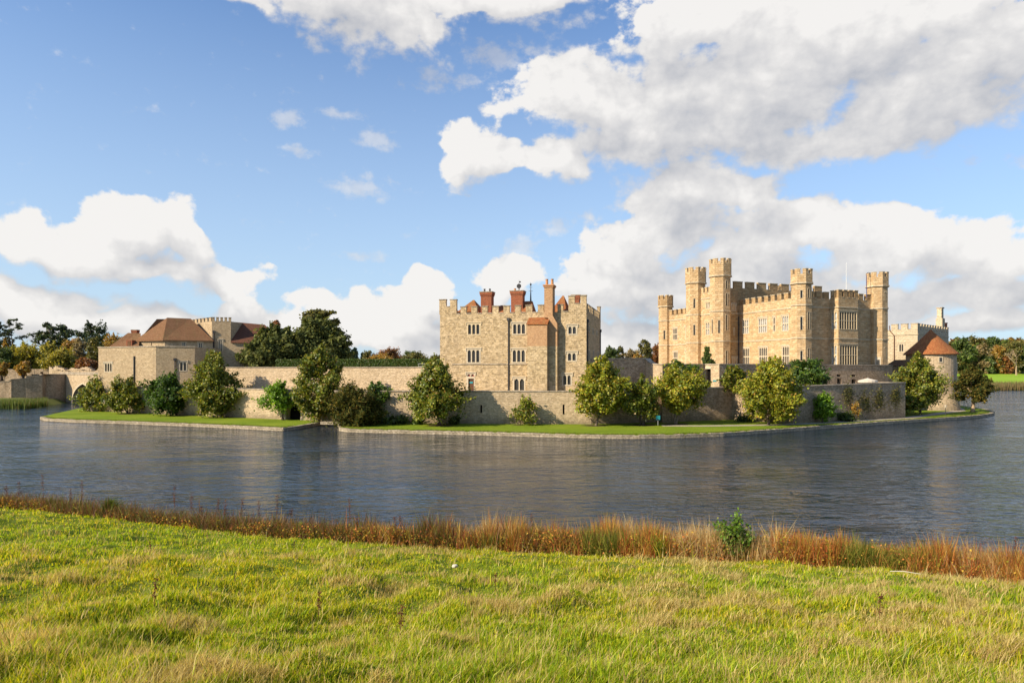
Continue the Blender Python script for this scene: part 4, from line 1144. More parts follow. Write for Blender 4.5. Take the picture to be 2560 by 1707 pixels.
# small lower roof over the annexe
m = MB()
b0, b1, b2_, b3 = (*WP(268, 136.5), 12.9), (*WP(346, 135), 12.9), (*WP(350, 143), 12.9), (*WP(275, 143.5), 12.9)
t0_, t1_ = (*WP(320, 139.5), ZV(832, 139.5)), (*WP(352, 139.5), ZV(833, 139.5))
m.poly([b0, b1, t1_, t0_]); m.poly([b3, b0, t0_]); m.poly([b2_, b3, t0_, t1_]); m.poly([b1, b2_, t1_]); m.build('roof', M['tile'], gh)
fz = Fr(WP(315.5, 136.0), WP(330, 136.0)); m = MB(); m.box(fz, 0, fz.L, -3, 0, 12.9, ZV(850, 136), 0)
m.box(fz, .25, fz.L - .25, .003, .03, 13.1, ZV(853, 136), 1); m.build('dormer', [M['brick_red'], M['tile']], gh)
# battlemented tower
Tn = WP(530, 138.0); Tl = WP(478, 145.0); frt = Fr(Tn, (Tn[0] + cos(radians(14)), Tn[1] + sin(radians(14)))); Tr = frt.p2(frt.su(577)); frt = Fr(Tn, Tr); ftl = Fr(Tl, Tn)
TZ2 = ZV(803, 138); h4 = [rg(frt, 1836, 434, 1870, 534)]
m = MB(); shell(m, [Tl, Tn, Tr, (Tr[0] + 1, Tr[1] + 8)], 4.8, TZ2, {1: h4}, 0, top=True); m.build('wall', M['rubble_fine'], gh)
window(gh, frt, h4[0], 2, surround=.14, bar=.12)
m = MB(); battlement(m, frt, 0, frt.L, TZ2, .75, .48, .36, .4, cap=.1); battlement(m, ftl, .1, ftl.L - .45, TZ2, .75, 1.0, .7, .4, cap=.1); m.build('battlement', [M['rubble_fine'], M['coping']], gh)
pipe(gh, frt, .35, 6, ZV(832, 138), .13)
# right wing; its tile colour carries the roof's shade
th = radians(12); Wa = Tr; fw = Fr(Wa, (Wa[0] + cos(th), Wa[1] + sin(th))); Wb = fw.p2(fw.su(700)); fw = Fr(Wa, Wb)
WZ = ZV(857.5, 140)
m = MB(); shell(m, [Wa, Wb, fw.p2(fw.L, -9), fw.p2(0, -9)], 4.8, WZ, {}, 0, top=True); m.build('wall', M['rubble_fine'], gh)
m = MB(); R0, R1 = fw.p3(.0, -4.5, ZV(806, 144.5)), fw.p3(fw.su(662, -4.5), -4.5, ZV(812, 145))
p0, p1, p2_, p3_ = fw.p3(.02, .4, WZ), fw.p3(fw.L, .4, WZ), fw.p3(fw.L, -9.4, WZ), fw.p3(.02, -9.4, WZ)
m.poly([p0, p1, R1, R0]); m.poly([p1, p2_, R1]); m.poly([p2_, p3_, R0, R1]); m.poly([p3_, p0, R0]); m.build('roof', M['tile_shaded'], gh)
# ------------------------------------------------------------------ trees
PAL = {
 'magnolia': [((.22, .23, .022), 3), ((.14, .17, .016), 4), ((.32, .29, .04), 1.5), ((.07, .11, .012), 3), ((.26, .16, .035), .7)],
 'magnolia_gold': [((.31, .30, .022), 4), ((.21, .24, .02), 4), ((.42, .32, .03), 1.3), ((.10, .14, .014), 2), ((.34, .19, .03), .5)],
 'magnolia_dark': [((.05, .10, .012), 4), ((.08, .15, .016), 3), ((.13, .18, .02), 1.2), ((.03, .06, .008), 2)],
 'lime': [((.17, .30, .015), 4), ((.11, .21, .012), 3), ((.24, .34, .03), 1)],
 'yew': [((.10, .095, .018), 4), ((.06, .07, .014), 4), ((.17, .12, .025), 2), ((.035, .05, .012), 2)],
 'holm': [((.10, .12, .035), 4), ((.14, .155, .045), 3), ((.06, .075, .022), 3), ((.20, .20, .07), 1)],
 'cedar': [((.035, .06, .03), 4), ((.055, .08, .03), 3), ((.085, .09, .03), 1), ((.07, .045, .02), .4)],
 'fir': [((.02, .045, .035), 4), ((.03, .06, .04), 2)],
 'willow': [((.42, .36, .04), 4), ((.30, .27, .035), 3), ((.30, .24, .04), 2), ((.09, .12, .02), 2)],
 'autumn': [((.40, .20, .035), 3), ((.33, .23, .045), 4), ((.22, .18, .035), 3), ((.46, .24, .04), 1)],
 'rust': [((.27, .10, .03), 4), ((.20, .095, .03), 3), ((.31, .16, .04), 2), ((.09, .06, .02), 1)],
 'olive': [((.17, .16, .035), 4), ((.12, .12, .028), 4), ((.25, .20, .05), 2), ((.045, .055, .016), 2)],
 'green': [((.085, .13, .025), 4), ((.13, .17, .032), 3), ((.035, .06, .014), 3)],
 'bare': [((.32, .25, .11), 3), ((.22, .17, .08), 3), ((.28, .22, .13), 1)],
}
def profile(shape, h):
    if shape == 'magnolia': return np.where(h < .3, .72 + .28 * h / .3, np.clip(1 - (h - .3) / .74, 0, 1) ** .62)
    if shape == 'dome': return np.where(h < .2, .8 + h, np.clip(1 - ((h - .2) / .82) ** 2, 0, 1) ** .5)
    if shape == 'cone': return np.clip(1.02 - h, 0, 1) ** .85
    if shape == 'column': return np.clip(1 - np.abs(h * 2 - .9) ** 3, 0.15, 1) * .9
    if shape == 'fan': return np.where(h < .45, .35 + .65 * h / .45, np.clip(1 - ((h - .45) / .57) ** 2, 0, 1) ** .5)
    return np.clip(1 - (2 * h - 1) ** 2, 0, 1) ** .5
def leaf_cloud(rng, C, out, size, palette, lob_tint, elong=1.6, up=.35):
    """rhombic leaves at C facing roughly 'out'"""
    n = len(C)
    N = out * .8 + rng.normal(size=(n, 3)) * .75; N[:, 2] += up
    N /= np.linalg.norm(N, axis=1)[:, None]
    A = np.cross(N, rng.normal(size=(n, 3))); A /= np.linalg.norm(A, axis=1)[:, None] + 1e-9
    B = np.cross(N, A)
    s = (size * rng.uniform(.6, 1.35, n))[:, None]
    V = np.stack([C - A * s * .5 * elong, C - B * s * .5, C + A * s * .5 * elong, C + B * s * .5], 1).reshape(-1, 3)
    cols = np.array([c for c, _ in palette]); wt = np.array([w_ for _, w_ in palette], float); wt /= wt.sum()
    k = rng.choice(len(cols), n, p=wt)
    c = cols[k] * (rng.uniform(.75, 1.25, n) * lob_tint)[:, None]
    return V, np.repeat(c, 4, 0)
def crown_mesh(rng, base, W, H, shape, pal, nl, lr, nleaf, leaf, flatk=1.0, core=True, depth=.85, sub=7, elong=1.6, spread=.26):
    """returns V, col, lobes; base = centre of crown bottom"""
    hs = (rng.permutation(nl) + rng.uniform(0, 1, nl)) / nl * .94 + .03
    if shape in ('cone',): hs = hs ** 1.3
    ang = rng.uniform(0, 2 * pi, nl)
    pr = profile(shape, hs)
    rl = W * lr * rng.uniform(.75, 1.3, nl) * (.55 + .45 * pr)
    rad = np.maximum(pr * W * .5 * rng.uniform(.82, 1.12, nl) - rl * .7, 0) * np.sqrt(rng.uniform(.15, 1, nl))
    L = np.stack([base[0] + rad * np.cos(ang), base[1] + rad * np.sin(ang) * depth, base[2] + hs * (H - rl * flatk) + rl * .35 * flatk], 1)
    Vs, Cs = [], []
    palette = PAL[pal]
    for i in range(nl):
        r = rl[i]; tint = rng.uniform(.8, 1.2)
        ns_ = sub
        d = rng.normal(size=(ns_, 3)); d[:, 2] += .25; d /= np.linalg.norm(d, axis=1)[:, None]
        k = rng.integers(0, ns_, nleaf)
        off = d[k] * r * .72 + rng.normal(size=(nleaf, 3)) * r * spread
        off[:, 2] *= flatk
        out = off / (np.linalg.norm(off, axis=1)[:, None] + 1e-6)
        st = rng.uniform(.85, 1.18, ns_)
        V, c = leaf_cloud(rng, L[i] + off, out, leaf, palette, tint * st[k], elong)
        Vs.append(V); Cs.append(c)
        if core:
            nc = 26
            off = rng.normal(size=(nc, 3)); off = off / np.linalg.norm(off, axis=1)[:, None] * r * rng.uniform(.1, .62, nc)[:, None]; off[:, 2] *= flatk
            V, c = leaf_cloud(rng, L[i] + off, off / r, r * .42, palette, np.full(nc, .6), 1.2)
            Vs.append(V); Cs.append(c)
    if shape in ('magnolia', 'dome', 'fan') and leaf < .5:      # shoots that break the outline
        for k in range(int(nl * .8)):
            i = rng.integers(nl); d = L[i] - np.array([base[0], base[1], base[2] + H * .35]); d[2] = abs(d[2]) * .8 + .2; d /= np.linalg.norm(d)
            n_ = int(nleaf * .22); tt = rng.uniform(.4, 1.55, n_)
            C_ = L[i] + d * (rl[i] * tt)[:, None] + rng.normal(size=(n_, 3)) * rl[i] * .13
            V, c = leaf_cloud(rng, C_, np.tile(d, (n_, 1)), leaf, palette, np.full(n_, rng.uniform(.9, 1.2)), elong); Vs.append(V); Cs.append(c)
    return np.concatenate(Vs), np.concatenate(Cs), L
TREES = {}
def tree(name, label, cat, u, Y, zb, u0, v0, u1, v1, shape, pal, seed, group=None, nl=26, lr=.17, nleaf=150, leaf=.3, trunk=.22, stems=1, mat='leaf', flatk=1.0,
         bark='bark', core=True, sub=7, elong=1.6, lean=0.0, limbs=6, depth=.85, spread=.26):
    """crown fills photo box u0..u1, v0..v1 at distance Y; trunk foot at column u, height zb"""
    rng = np.random.default_rng(seed); rr = random.Random(seed)
    foot = (WX(u, Y), Y, zb)
    root = thing(name, label, cat, foot, group)
    xc = (WX(u0, Y) + WX(u1, Y)) / 2; W = (WX(u1, Y) - WX(u0, Y)) * 1.14; zt, zl = ZV(v0, Y), (ZV(v1, Y) if v1 < 960 or not name.startswith('magn') else max(zb + .35, ZV(v1, Y) - .7)); H = zt - zl
    V, c, L = crown_mesh(rng, (xc, Y, zl), W, H, shape, pal, nl, lr, nleaf, leaf, flatk, core, depth, sub, elong, spread)
    if trunk:
        m = MB()
        top = np.array((xc, Y, zl + H * .55)); ft = np.array(foot)
        for s_ in range(stems):
            f2 = ft + np.array((rr.uniform(-.3, .3), rr.uniform(-.3, .3), -.25)) * (s_ > 0) + np.array((0, 0, -.25)) * (s_ == 0)
            mid = ft + (top - ft) * .45 + np.array((rr.uniform(-.08, .08) * W + lean, rr.uniform(-.06, .06) * W, 0))
            tp = top + np.array((rr.uniform(-.2, .2) * W * (s_ > 0), rr.uniform(-.15, .15) * W, 0))
            k = .75 if s_ else 1
            m.tube([f2, f2 + (mid - f2) * .3 + np.array((rr.uniform(-.1, .1), 0, 0)), mid, tp], [trunk * 1.35 * k, trunk * k, trunk * .8 * k, trunk * .3], 8)
        ids = list(range(len(L))); rr.shuffle(ids)
        for i in ids[:limbs]:
            q = L[i]; h_ = min(max((q[2] - zb) / (top[2] - zb) * .55, .28), .8); st = ft + (top - ft) * h_
            m.tube([st, (st + q) / 2 + np.array((0, 0, -.08 * W * rr.random())), q], [trunk * .5, trunk * .32, trunk * .1], 6)
        m.build('trunk', M[bark], root, smooth=True)
    Q = np.arange(len(V)).reshape(-1, 4)
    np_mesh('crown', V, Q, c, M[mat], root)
    return root

GM = 'magnolia trees on the island lawn'
LW = .45
mag = dict(shape='magnolia', mat='leaf_gloss', nl=34, lr=.16, nleaf=230, leaf=.235, stems=3, trunk=.16)
tree('magnolia_tree', 'leftmost magnolia, spreading low over the water by the bridge arch', 'tree', 253, 134, LW, 193, 941, 300, 1019, pal='magnolia', seed=1, group=GM, **{**mag, 'shape': 'dome', 'nl': 26})
tree('magnolia_tree', 'small loose magnolia with a curved bare trunk, second from the left', 'tree', 322, 126.0, LW, 262, 948, 357, 1026, pal='magnolia', seed=2, group=GM, **{**mag, 'shape': 'dome', 'nl': 26})
tree('magnolia_tree', 'dark green rounded tree in front of the gatehouse downpipe', 'tree', 443, 121.0, LW, 364, 932, 476, 1022, pal='magnolia_dark', seed=3, group=GM, **{**mag, 'shape': 'dome', 'mat': 'leaf'})
tree('magnolia_tree', 'tall pointed magnolia right of the gatehouse, rising above the long wall', 'tree', 556, 116.5, LW, 470, 880, 600, 1026, pal='magnolia', seed=4, group=GM, **{**mag, 'nl': 56, 'lr': .14})
tree('round_shrub', 'bright green shrubby tree left of the tallest magnolia', 'tree', 708, 110.0, LW, 655, 957, 733, 1022, pal='lime', seed=5, shape='dome', nl=22, lr=.19, nleaf=170, leaf=.22, trunk=.15, stems=2)
tree('magnolia_tree', 'tallest magnolia, crown reaching above the hedge beside the inlet', 'tree', 797, 107.5, LW, 722, 866, 873, 1035, pal='magnolia', seed=6, group=GM, **{**mag, 'nl': 66, 'lr': .135, 'nleaf': 230})
tree('yew_bush', 'big brownish yew bush overhanging the inlet with upright plumes', 'bush', 890, 99.5, .3, 822, 962, 956, 1068, 'dome', 'yew', 7, nl=60, lr=.12, nleaf=190, leaf=.16, trunk=.2, mat='leaf_matte', flatk=1.9, elong=2.6)
tree('ivy_shrub', 'green shrub against the wall behind the yew bush', 'bush', 952, 104.0, LW, 905, 958, 986, 1030, 'fan', 'magnolia_dark', 8, nl=24, lr=.18, nleaf=150, leaf=.24, trunk=.12)
tree('magnolia_tree', 'magnolia at the left corner of the keep, partly hiding its door', 'tree', 1101, 99.0, LW, 1013, 900, 1165, 1032, pal='magnolia', seed=9, group=GM, **{**mag, 'nl': 54, 'lr': .145})
tree('magnolia_tree', 'smallest thin magnolia alone against the pale wall under the keep', 'tree', 1297, 100.0, LW, 1268, 992, 1362, 1058, pal='magnolia', seed=10, group=GM, **{**mag, 'nl': 20, 'nleaf': 60, 'lr': .15, 'core': False, 'trunk': .07, 'stems': 2})
tree('magnolia_tree', 'golden magnolia at the right corner of the keep with a pale forked trunk', 'tree', 1487, 99.0, LW, 1427, 898, 1582, 1022, pal='magnolia_gold', seed=11, group=GM, bark='bark_pale', **{**mag, 'nl': 56, 'lr': .145, 'nleaf': 230})
tree('magnolia_tree', 'small dark magnolia between the two golden ones', 'tree', 1608, 99.5, LW, 1556, 950, 1655, 1028, pal='magnolia', seed=12, group=GM, **{**mag, 'shape': 'dome', 'nl': 22, 'lr': .19})
tree('magnolia_tree', 'most yellow magnolia, leaning over the stone pier with a thin trunk', 'tree', 1690, 101.5, LW, 1641, 918, 1774, 1018, pal='magnolia_gold', seed=13, group=GM, bark='bark_pale', **{**mag, 'shape': 'fan', 'nl': 50, 'lr': .155, 'stems': 2})
tree('magnolia_tree', 'broadest magnolia, below the long castle wall beside the broad buttress', 'tree', 1920, 100.5, LW, 1847, 896, 2008, 1034, pal='magnolia_gold', seed=14, group=GM, bark='bark_pale', **{**mag, 'nl': 74, 'lr': .135, 'nleaf': 230})
tree('terrace_shrub', 'green shrub on the upper terrace just left of the broadest magnolia', 'bush', 1835, 109.5, 5.0, 1805, 914, 1866, 972, 'dome', 'magnolia', 15, nl=22, lr=.2, nleaf=130, leaf=.26, trunk=.1, mat='leaf_gloss')
tree('terrace_shrub', 'dark green shrub on the upper terrace just right of the broadest magnolia', 'bush', 2025, 112.0, 5.0, 1975, 900, 2075, 964, 'dome', 'magnolia_dark', 16, nl=30, lr=.18, nleaf=150, leaf=.26, trunk=.1, mat='leaf_gloss')
tree('terrace_shrub', 'dark ivy-like shrub on the wall top behind the most yellow magnolia', 'bush', 1700, 106.5, 5.0, 1660, 909, 1745, 955, 'dome', 'magnolia_dark', 17, nl=26, lr=.19, nleaf=130, leaf=.26, trunk=.1)
tree('wall_bush', 'small yellow-green bush between the broad magnolia and the first lamp post', 'bush', 2056, 104.5, LW, 2027, 982, 2087, 1052, 'dome', 'lime', 18, nl=22, lr=.2, nleaf=120, leaf=.2, trunk=.08)
tree('wall_bush', 'thin yellowing sapling against the dark curving wall', 'bush', 2140, 108.5, LW, 2125, 1003, 2155, 1042, 'fan', 'autumn', 19, nl=10, lr=.22, nleaf=50, leaf=.16, trunk=.05, core=False, stems=4, bark='bark_pale')
tree('magnolia_tree', 'magnolia in front of the round tower, hiding its left side', 'tree', 2300, 123.0, LW, 2228, 888, 2364, 1016, pal='magnolia', seed=20, group=GM, **{**mag, 'nl': 62, 'lr': .14, 'nleaf': 230})
tree('cypress_tree', 'small russet conifer alone on the grassy tip right of the round tower', 'tree', 2431, 131.5, LW, 2386, 918, 2476, 1004, 'dome', 'yew', 21, nl=44, lr=.13, nleaf=130, leaf=.22, trunk=.34, mat='leaf_matte', elong=2.2, bark='bark_cut')
tree('fir_tree', 'small dark conifer growing against the castle between its left turrets', 'tree', 1768, 123.0, 8.5, 1750, 865, 1786, 912, 'cone', 'green', 22, nl=26, lr=.2, nleaf=90, leaf=.2, trunk=.1, flatk=.6)
tree('round_hedge', 'small clipped box bush on the terrace edge in front of the castle', 'bush', 1982, 119.5, 8.5, 1970, 904, 1994, 917, 'dome', 'green', 23, nl=12, lr=.3, nleaf=160, leaf=.14, trunk=0)
for u, v0, w_, sd, lab in ((1046, 1040, 22, 31, 'low green plant at the wall foot left of the keep magnolia trunk'), (1005, 1038, 16, 32, 'small dark plant at the wall foot near the yew'), (967, 1044, 30, 33, 'leafy light green flower bed plant right of the yew'),
                         (2105, 1032, 30, 34, 'low weeds at the foot of the dark curving wall'), (1860, 1041, 26, 35, 'low plants at the foot of the sunlit right wall'), (1134, 1042, 22, 36, 'low plant right of the keep magnolia trunk')):
    tree('small_plant', lab, 'plant', u, {2105: 107.5, 1860: 106.5}.get(u, 101.0), LW, u - w_, v0, u + w_, {2105: 1052, 1860: 1052}.get(u, 1059), 'dome', 'green', sd, group='plants along the wall foot', nl=8, lr=.3, nleaf=60, leaf=.16, trunk=0)
# creepers on the dark right wall
fcv = Fr((50.5, 107.3), (59, 111.6)); fcv2 = Fr((59, 111.6), (66.6, 115.6))
for k, (fr, s, z, w_, lab) in enumerate(((fcv, 7.4, 3.4, 1.0, 'creeper trailing down the middle of the dark wall'), (fcv2, 5.8, 4.2, .8, 'creeper hanging near the right end of the dark wall'), (fcv2, 1.4, 3.8, .8, 'thin creeper right of the wall middle'), (fcv, 3.3, 4.6, .7, 'small creeper high on the dark wall left of the sapling'))):
    rng = np.random.default_rng(60 + k); p = fr.p3(s, .12, z)
    root = thing('wall_creeper', lab, 'creeper', p, 'creepers on the dark wall')
    n = 420; a = rng.normal(size=n) * w_; b = rng.normal(size=n) * .9 - np.abs(a) * .3
    C_ = np.array(p) + np.outer(a, [*fr.d, 0]) + np.outer(b, [0, 0, 1]) + np.outer(rng.uniform(.0, .22, n), [*fr.n, 0])
    V, c = leaf_cloud(rng, C_, np.tile([*fr.n, 0], (n, 1)), .17, PAL['olive'], np.ones(n)); np_mesh('foliage', V, np.arange(len(V)).reshape(-1, 4), c, M['leaf'], root)

# clipped hedge and its railing on the upper terrace
hr = thing('clipped_hedge', 'long dark green clipped hedge behind the upper wall', 'hedge', (*WP(690, 133), 8.4))
rng = np.random.default_rng(77); n = 14000
A, B = np.array(WP(690, 134)), np.array(WP(1110, 128)); t = rng.uniform(0, 1, n); z = rng.uniform(8.4, 10.55, n); dd = rng.uniform(0, .16, n)
top = rng.uniform(0, 1, n) < .3; z = np.where(top, 10.5 + rng.uniform(0, .08, n), z); dp = np.where(top, rng.uniform(0, 1.6, n), -dd)
fr = Fr(A, B); C_ = np.stack([fr.A[0] + fr.d[0] * fr.L * t - fr.n[0] * dp, fr.A[1] + fr.d[1] * fr.L * t - fr.n[1] * dp, z], 1)
V, c = leaf_cloud(rng, C_, np.where(top[:, None], [0, 0, 1], [*fr.n, 0]).astype(float), .2, [((.055, .10, .014), 3), ((.08, .12, .02), 2), ((.12, .12, .03), .6)], np.ones(n))
np_mesh('foliage', V, np.arange(len(V)).reshape(-1, 4), c, M['leaf'], hr)
m = MB(); m.box(fr, 0, fr.L, -1.6, -.15, 8.3, 10.42); o = m.build('hedge_core', M['soil'], hr)
rl = thing('railing', 'grey metal railing at the end of the hedge beside the keep', 'railing', (*WP(1046, 124), 8.6))
fr = Fr(WP(1046, 124), WP(1098, 122)); m = MB()
for k in range(6): m.tube([fr.p3(fr.L * k / 5, 0, 8.45), fr.p3(fr.L * k / 5, 0, 9.65)], .035, 6)
m.build('post', M['grey_metal'], rl); m = MB(); m.tube([fr.p3(0, 0, 9.65), fr.p3(fr.L, 0, 9.65)], .04, 6); m.tube([fr.p3(0, 0, 9.2), fr.p3(fr.L, 0, 9.2)], .03, 6); m.build('rail', M['grey_metal'], rl)

# ------------------------------------------------------------------ trees behind the island
big = dict(leaf=.42, nleaf=260, trunk=.5, mat='leaf_matte', spread=.24)
tree('holm_oak', 'huge dark rounded evergreen between the gatehouse and the hedge', 'tree', 680, 140, 8.4, 616, 822, 768, 926, 'dome', 'holm', 41, nl=85, lr=.14, **big)
tree('holm_oak', 'taller dark evergreen standing right of the rounded one', 'tree', 790, 143, 8.4, 722, 796, 868, 926, 'dome', 'holm', 42, nl=85, lr=.145, **big)
tree('cedar_tree', 'flat-topped dark cedar rising over the tall evergreen', 'tree', 800, 155, 8.4, 752, 772, 842, 850, 'round', 'olive', 43, nl=30, lr=.17, leaf=.4, nleaf=200, trunk=.5, flatk=.5)
tree('autumn_tree', 'small orange-brown treetop above the rounded evergreen', 'tree', 689, 190, 8, 671, 800, 707, 850, 'dome', 'rust', 44, nl=18, lr=.17, leaf=.38, nleaf=70, trunk=.3, core=False)
for i, (u, w_, vt, sd) in enumerate(((868, 9, 866, 45), (882, 6, 872, 46), (888, 10, 868, 47), (906, 7, 881, 48))):
    tree('fir_tree', ['distant fir nearest the tall evergreen', 'shorter of the paired firs far beyond the hedge', 'taller of the paired firs far beyond the hedge', 'smallest distant fir left of the rust-coloured trees'][i], 'tree',
         u, 330, 6, u - w_, vt, u + w_, 912, 'cone', 'fir', sd, group='far firs beyond the hedge', nl=26, lr=.2, leaf=.8, nleaf=50, trunk=.3, flatk=.5)
far = dict(leaf=.85, nleaf=110, trunk=.4, limbs=3)
FT = [(935, 862, 'olive'), ]
BG = [  # u0,v0,u1,v1,Y,palette,shape,label
 (902, 876, 945, 915, 330, 'olive', 'dome', 'low brownish tree left of the rust-coloured crown'),
 (935, 872, 1008, 915, 300, 'rust', 'dome', 'wide rust-coloured tree beyond the hedge'),
 (1000, 877, 1048, 915, 320, 'green', 'dome', 'dark tree right behind the rust-coloured crown'),
 (1004, 882, 1073, 915, 280, 'olive', 'dome', 'rounded olive tree beyond the hedge, nearest the keep'),
 (1070, 888, 1112, 918, 310, 'olive', 'dome', 'low tree just left of the keep'),
 (915, 888, 985, 918, 270, 'autumn', 'dome', 'low tawny tree in front of the rust-coloured crown'),
 (1505, 868, 1552, 912, 235, 'green', 'dome', 'low green tree just right of the keep'),
 (1538, 864, 1566, 912, 250, 'olive', 'dome', 'rounded olive tree between keep and castle'),
 (1560, 874, 1602, 914, 240, 'bare', 'dome', 'pale thin-leaved tree between keep and castle'),
 (1590, 848, 1632, 912, 215, 'olive', 'round', 'tallest round tree in the gap left of the castle'),
 (1622, 862, 1668, 914, 225, 'rust', 'dome', 'brown tree touching the castle\'s leftmost turret'),
 (1572, 888, 1616, 914, 200, 'autumn', 'dome', 'low orange bush beyond the dark garden wall'),
 # left group
 (-30, 800, 22, 905, 240, 'cedar', 'column', 'dark conifer cut by the left edge of the picture'),
 (5, 793, 62, 905, 250, 'cedar', 'round', 'tall airy pine, leftmost against the sky'),
 (88, 806, 190, 880, 262, 'cedar', 'fan', 'broad twin-crowned dark cedar left of the gatehouse'),
 (195, 806, 276, 880, 262, 'cedar', 'fan', 'spreading dark cedar nearest the gatehouse'),
 (2, 842, 24, 880, 215, 'autumn', 'cone', 'small golden cone-shaped tree at the far left'),
 (-20, 868, 38, 925, 200, 'green', 'dome', 'dark bushy tree at the far left behind the ruined wall'),
 (15, 862, 60, 925, 222, 'willow', 'dome', 'grey-green willow between two darker trees'),
 (33, 861, 115, 925, 205, 'willow', 'dome', 'yellow-green willow behind the ruined wall'),
 (85, 858, 165, 925, 212, 'willow', 'dome', 'second yellow-green willow with a rounded top'),
 (118, 872, 190, 925, 198, 'willow', 'dome', 'darker yellow willow in front of the other willows'),
 (148, 846, 215, 915, 225, 'autumn', 'dome', 'tawny orange tree under the cedars'),
 (180, 842, 222, 915, 218, 'bare', 'dome', 'pale feathery tree beside the tawny one'),
 (214, 845, 262, 918, 212, 'olive', 'dome', 'slim drooping tree next to the gatehouse annexe'),
 (255, 838, 320, 880, 235, 'autumn', 'dome', 'tawny tree top behind the annexe roof'),
 (190, 897, 240, 922, 190, 'rust', 'dome', 'low orange shrub above the ragged ruin'),
 (-15, 905, 24, 942, 172, 'autumn', 'fan', 'orange sapling by the parasol at the left edge'),
 (38, 904, 78, 938, 172, 'autumn', 'fan', 'orange-leaved sapling in front of the ruined wall'),
]
for k, (u0, v0, u1, v1, Y, pal, shp, lab) in enumerate(BG):
    big_ = (u1 - u0) / F * Y
    cedar = pal == 'cedar'
    tree('cedar_tree' if cedar else 'background_tree', lab, 'tree', (u0 + u1) / 2, Y, 4.5 if u0 > 300 else 6.0, u0, v0, u1, v1, shp, pal, 100 + k, group='trees in the park beyond the island',
         nl=34 if big_ > 5 else 18, lr=.14 if cedar else .16, nleaf=120 if not cedar else 150, leaf=max(.3, .075 * big_ * .45), trunk=.35, flatk=.55 if cedar else 1.0, core=not cedar, spread=.2 if cedar else .26, limbs=8 if cedar else 4)
# wooded shore on the right
rr = random.Random(12)
RT = [(2372, 842, 2440, 945, 'green', 'big dark green tree at the left end of the far wood'), (2395, 838, 2475, 925, 'olive', 'tall olive tree above the left end of the far wood'),
      (2375, 880, 2420, 952, 'olive', 'low olive tree beside the round tower'), (2432, 858, 2480, 935, 'bare', 'pale thin tree in the far wood'), (2442, 885, 2500, 938, 'green', 'dark green tree at the meadow edge behind the conifer'),
      (2470, 862, 2520, 935, 'autumn', 'russet tree in the middle of the far wood'), (2480, 890, 2535, 938, 'rust', 'low brown tree at the meadow edge'), (2500, 856, 2552, 930, 'olive', 'olive tree left of the dead tree'),
      (2545, 860, 2600, 935, 'green', 'dark tree at the right edge of the picture'), (2460, 842, 2500, 880, 'green', 'dark treetop on the wood\'s skyline'), (2520, 850, 2580, 890, 'olive', 'olive treetop high at the right edge'),
      (2580, 850, 2650, 935, 'olive', 'olive tree just beyond the right edge')]
for k, (u0, v0, u1, v1, pal, lab) in enumerate(RT):
    Y = 425 if v1 > 925 else 520
    tree('background_tree', lab, 'tree', (u0 + u1) / 2, Y, 5.5, u0, v0, u1, v1, 'dome', pal, 200 + k, group='trees of the far wood', nl=38, lr=.14, nleaf=120, leaf=.75, trunk=.4, limbs=4)
# pale dead tree
dt_ = thing('dead_tree', 'bleached dead tree with crooked bare branches at the wood edge', 'tree', (*WP(2541, 405), 5.5)); m = MB(); rr = random.Random(3)
def branch(p, d, l, r, n):
    q = p + d * l; m.tube([p, p + d * l * .5 + np.array([rr.uniform(-.3, .3) for _ in range(3)]), q], [r, r * .8, r * .55], 5)
    if n:
        for _ in range(3):
            e = d + np.array([rr.uniform(-.9, .9), rr.uniform(-.6, .6), rr.uniform(-.25, .6)]); e /= np.linalg.norm(e); branch(q, e, l * .68, r * .55, n - 1)
branch(np.array((*WP(2541, 405), 5.2)), np.array((0, 0, 1.0)), 6.0, .5, 4)
m.build('trunk', M['bark_cut'], dt_)
# distant woods as masses
def wood(name, label, boxes, seed, pals, leaf=1.6):
    rng = np.random.default_rng(seed); Vs, Cs = [], []
    for (x, y, z, W, H) in boxes:
        V, c, _ = crown_mesh(rng, (x, y, z), W, H, 'dome', pals[rng.integers(len(pals))], 9, .24, 36, leaf, 1, True)
        Vs.append(V); Cs.append(c)
    V = np.concatenate(Vs); c = np.concatenate(Cs)
    tag(np_mesh(name, V, np.arange(len(V)).reshape(-1, 4), c, M['leaf_matte']), label, 'wood', kind='stuff')
rng = np.random.default_rng(8); bx = []
for k in range(300):
    u = rng.uniform(2350, 2900); Y = rng.uniform(450, 900); x = WX(u, Y); rise_ = 6 + 52 * np.clip((Y - 420) / 900, 0, 1) ** .85
    bx.append((x, Y, rise_, rng.uniform(11, 18), rng.uniform(10, 16)))
wood('hillside_wood', 'autumn wood covering the low hill on the right skyline', bx, 9, ['olive', 'autumn', 'green', 'bare', 'rust', 'olive'])
bx = []
for k in range(230):
    u = rng.uniform(-400, 1700); Y = rng.uniform(420, 800); bx.append((WX(u, Y), Y, rng.uniform(4, 7), rng.uniform(12, 20), rng.uniform(9, 13)))
wood('distant_wood', 'dark line of far woodland beyond the park', bx, 10, ['olive', 'autumn', 'green', 'olive', 'rust'])

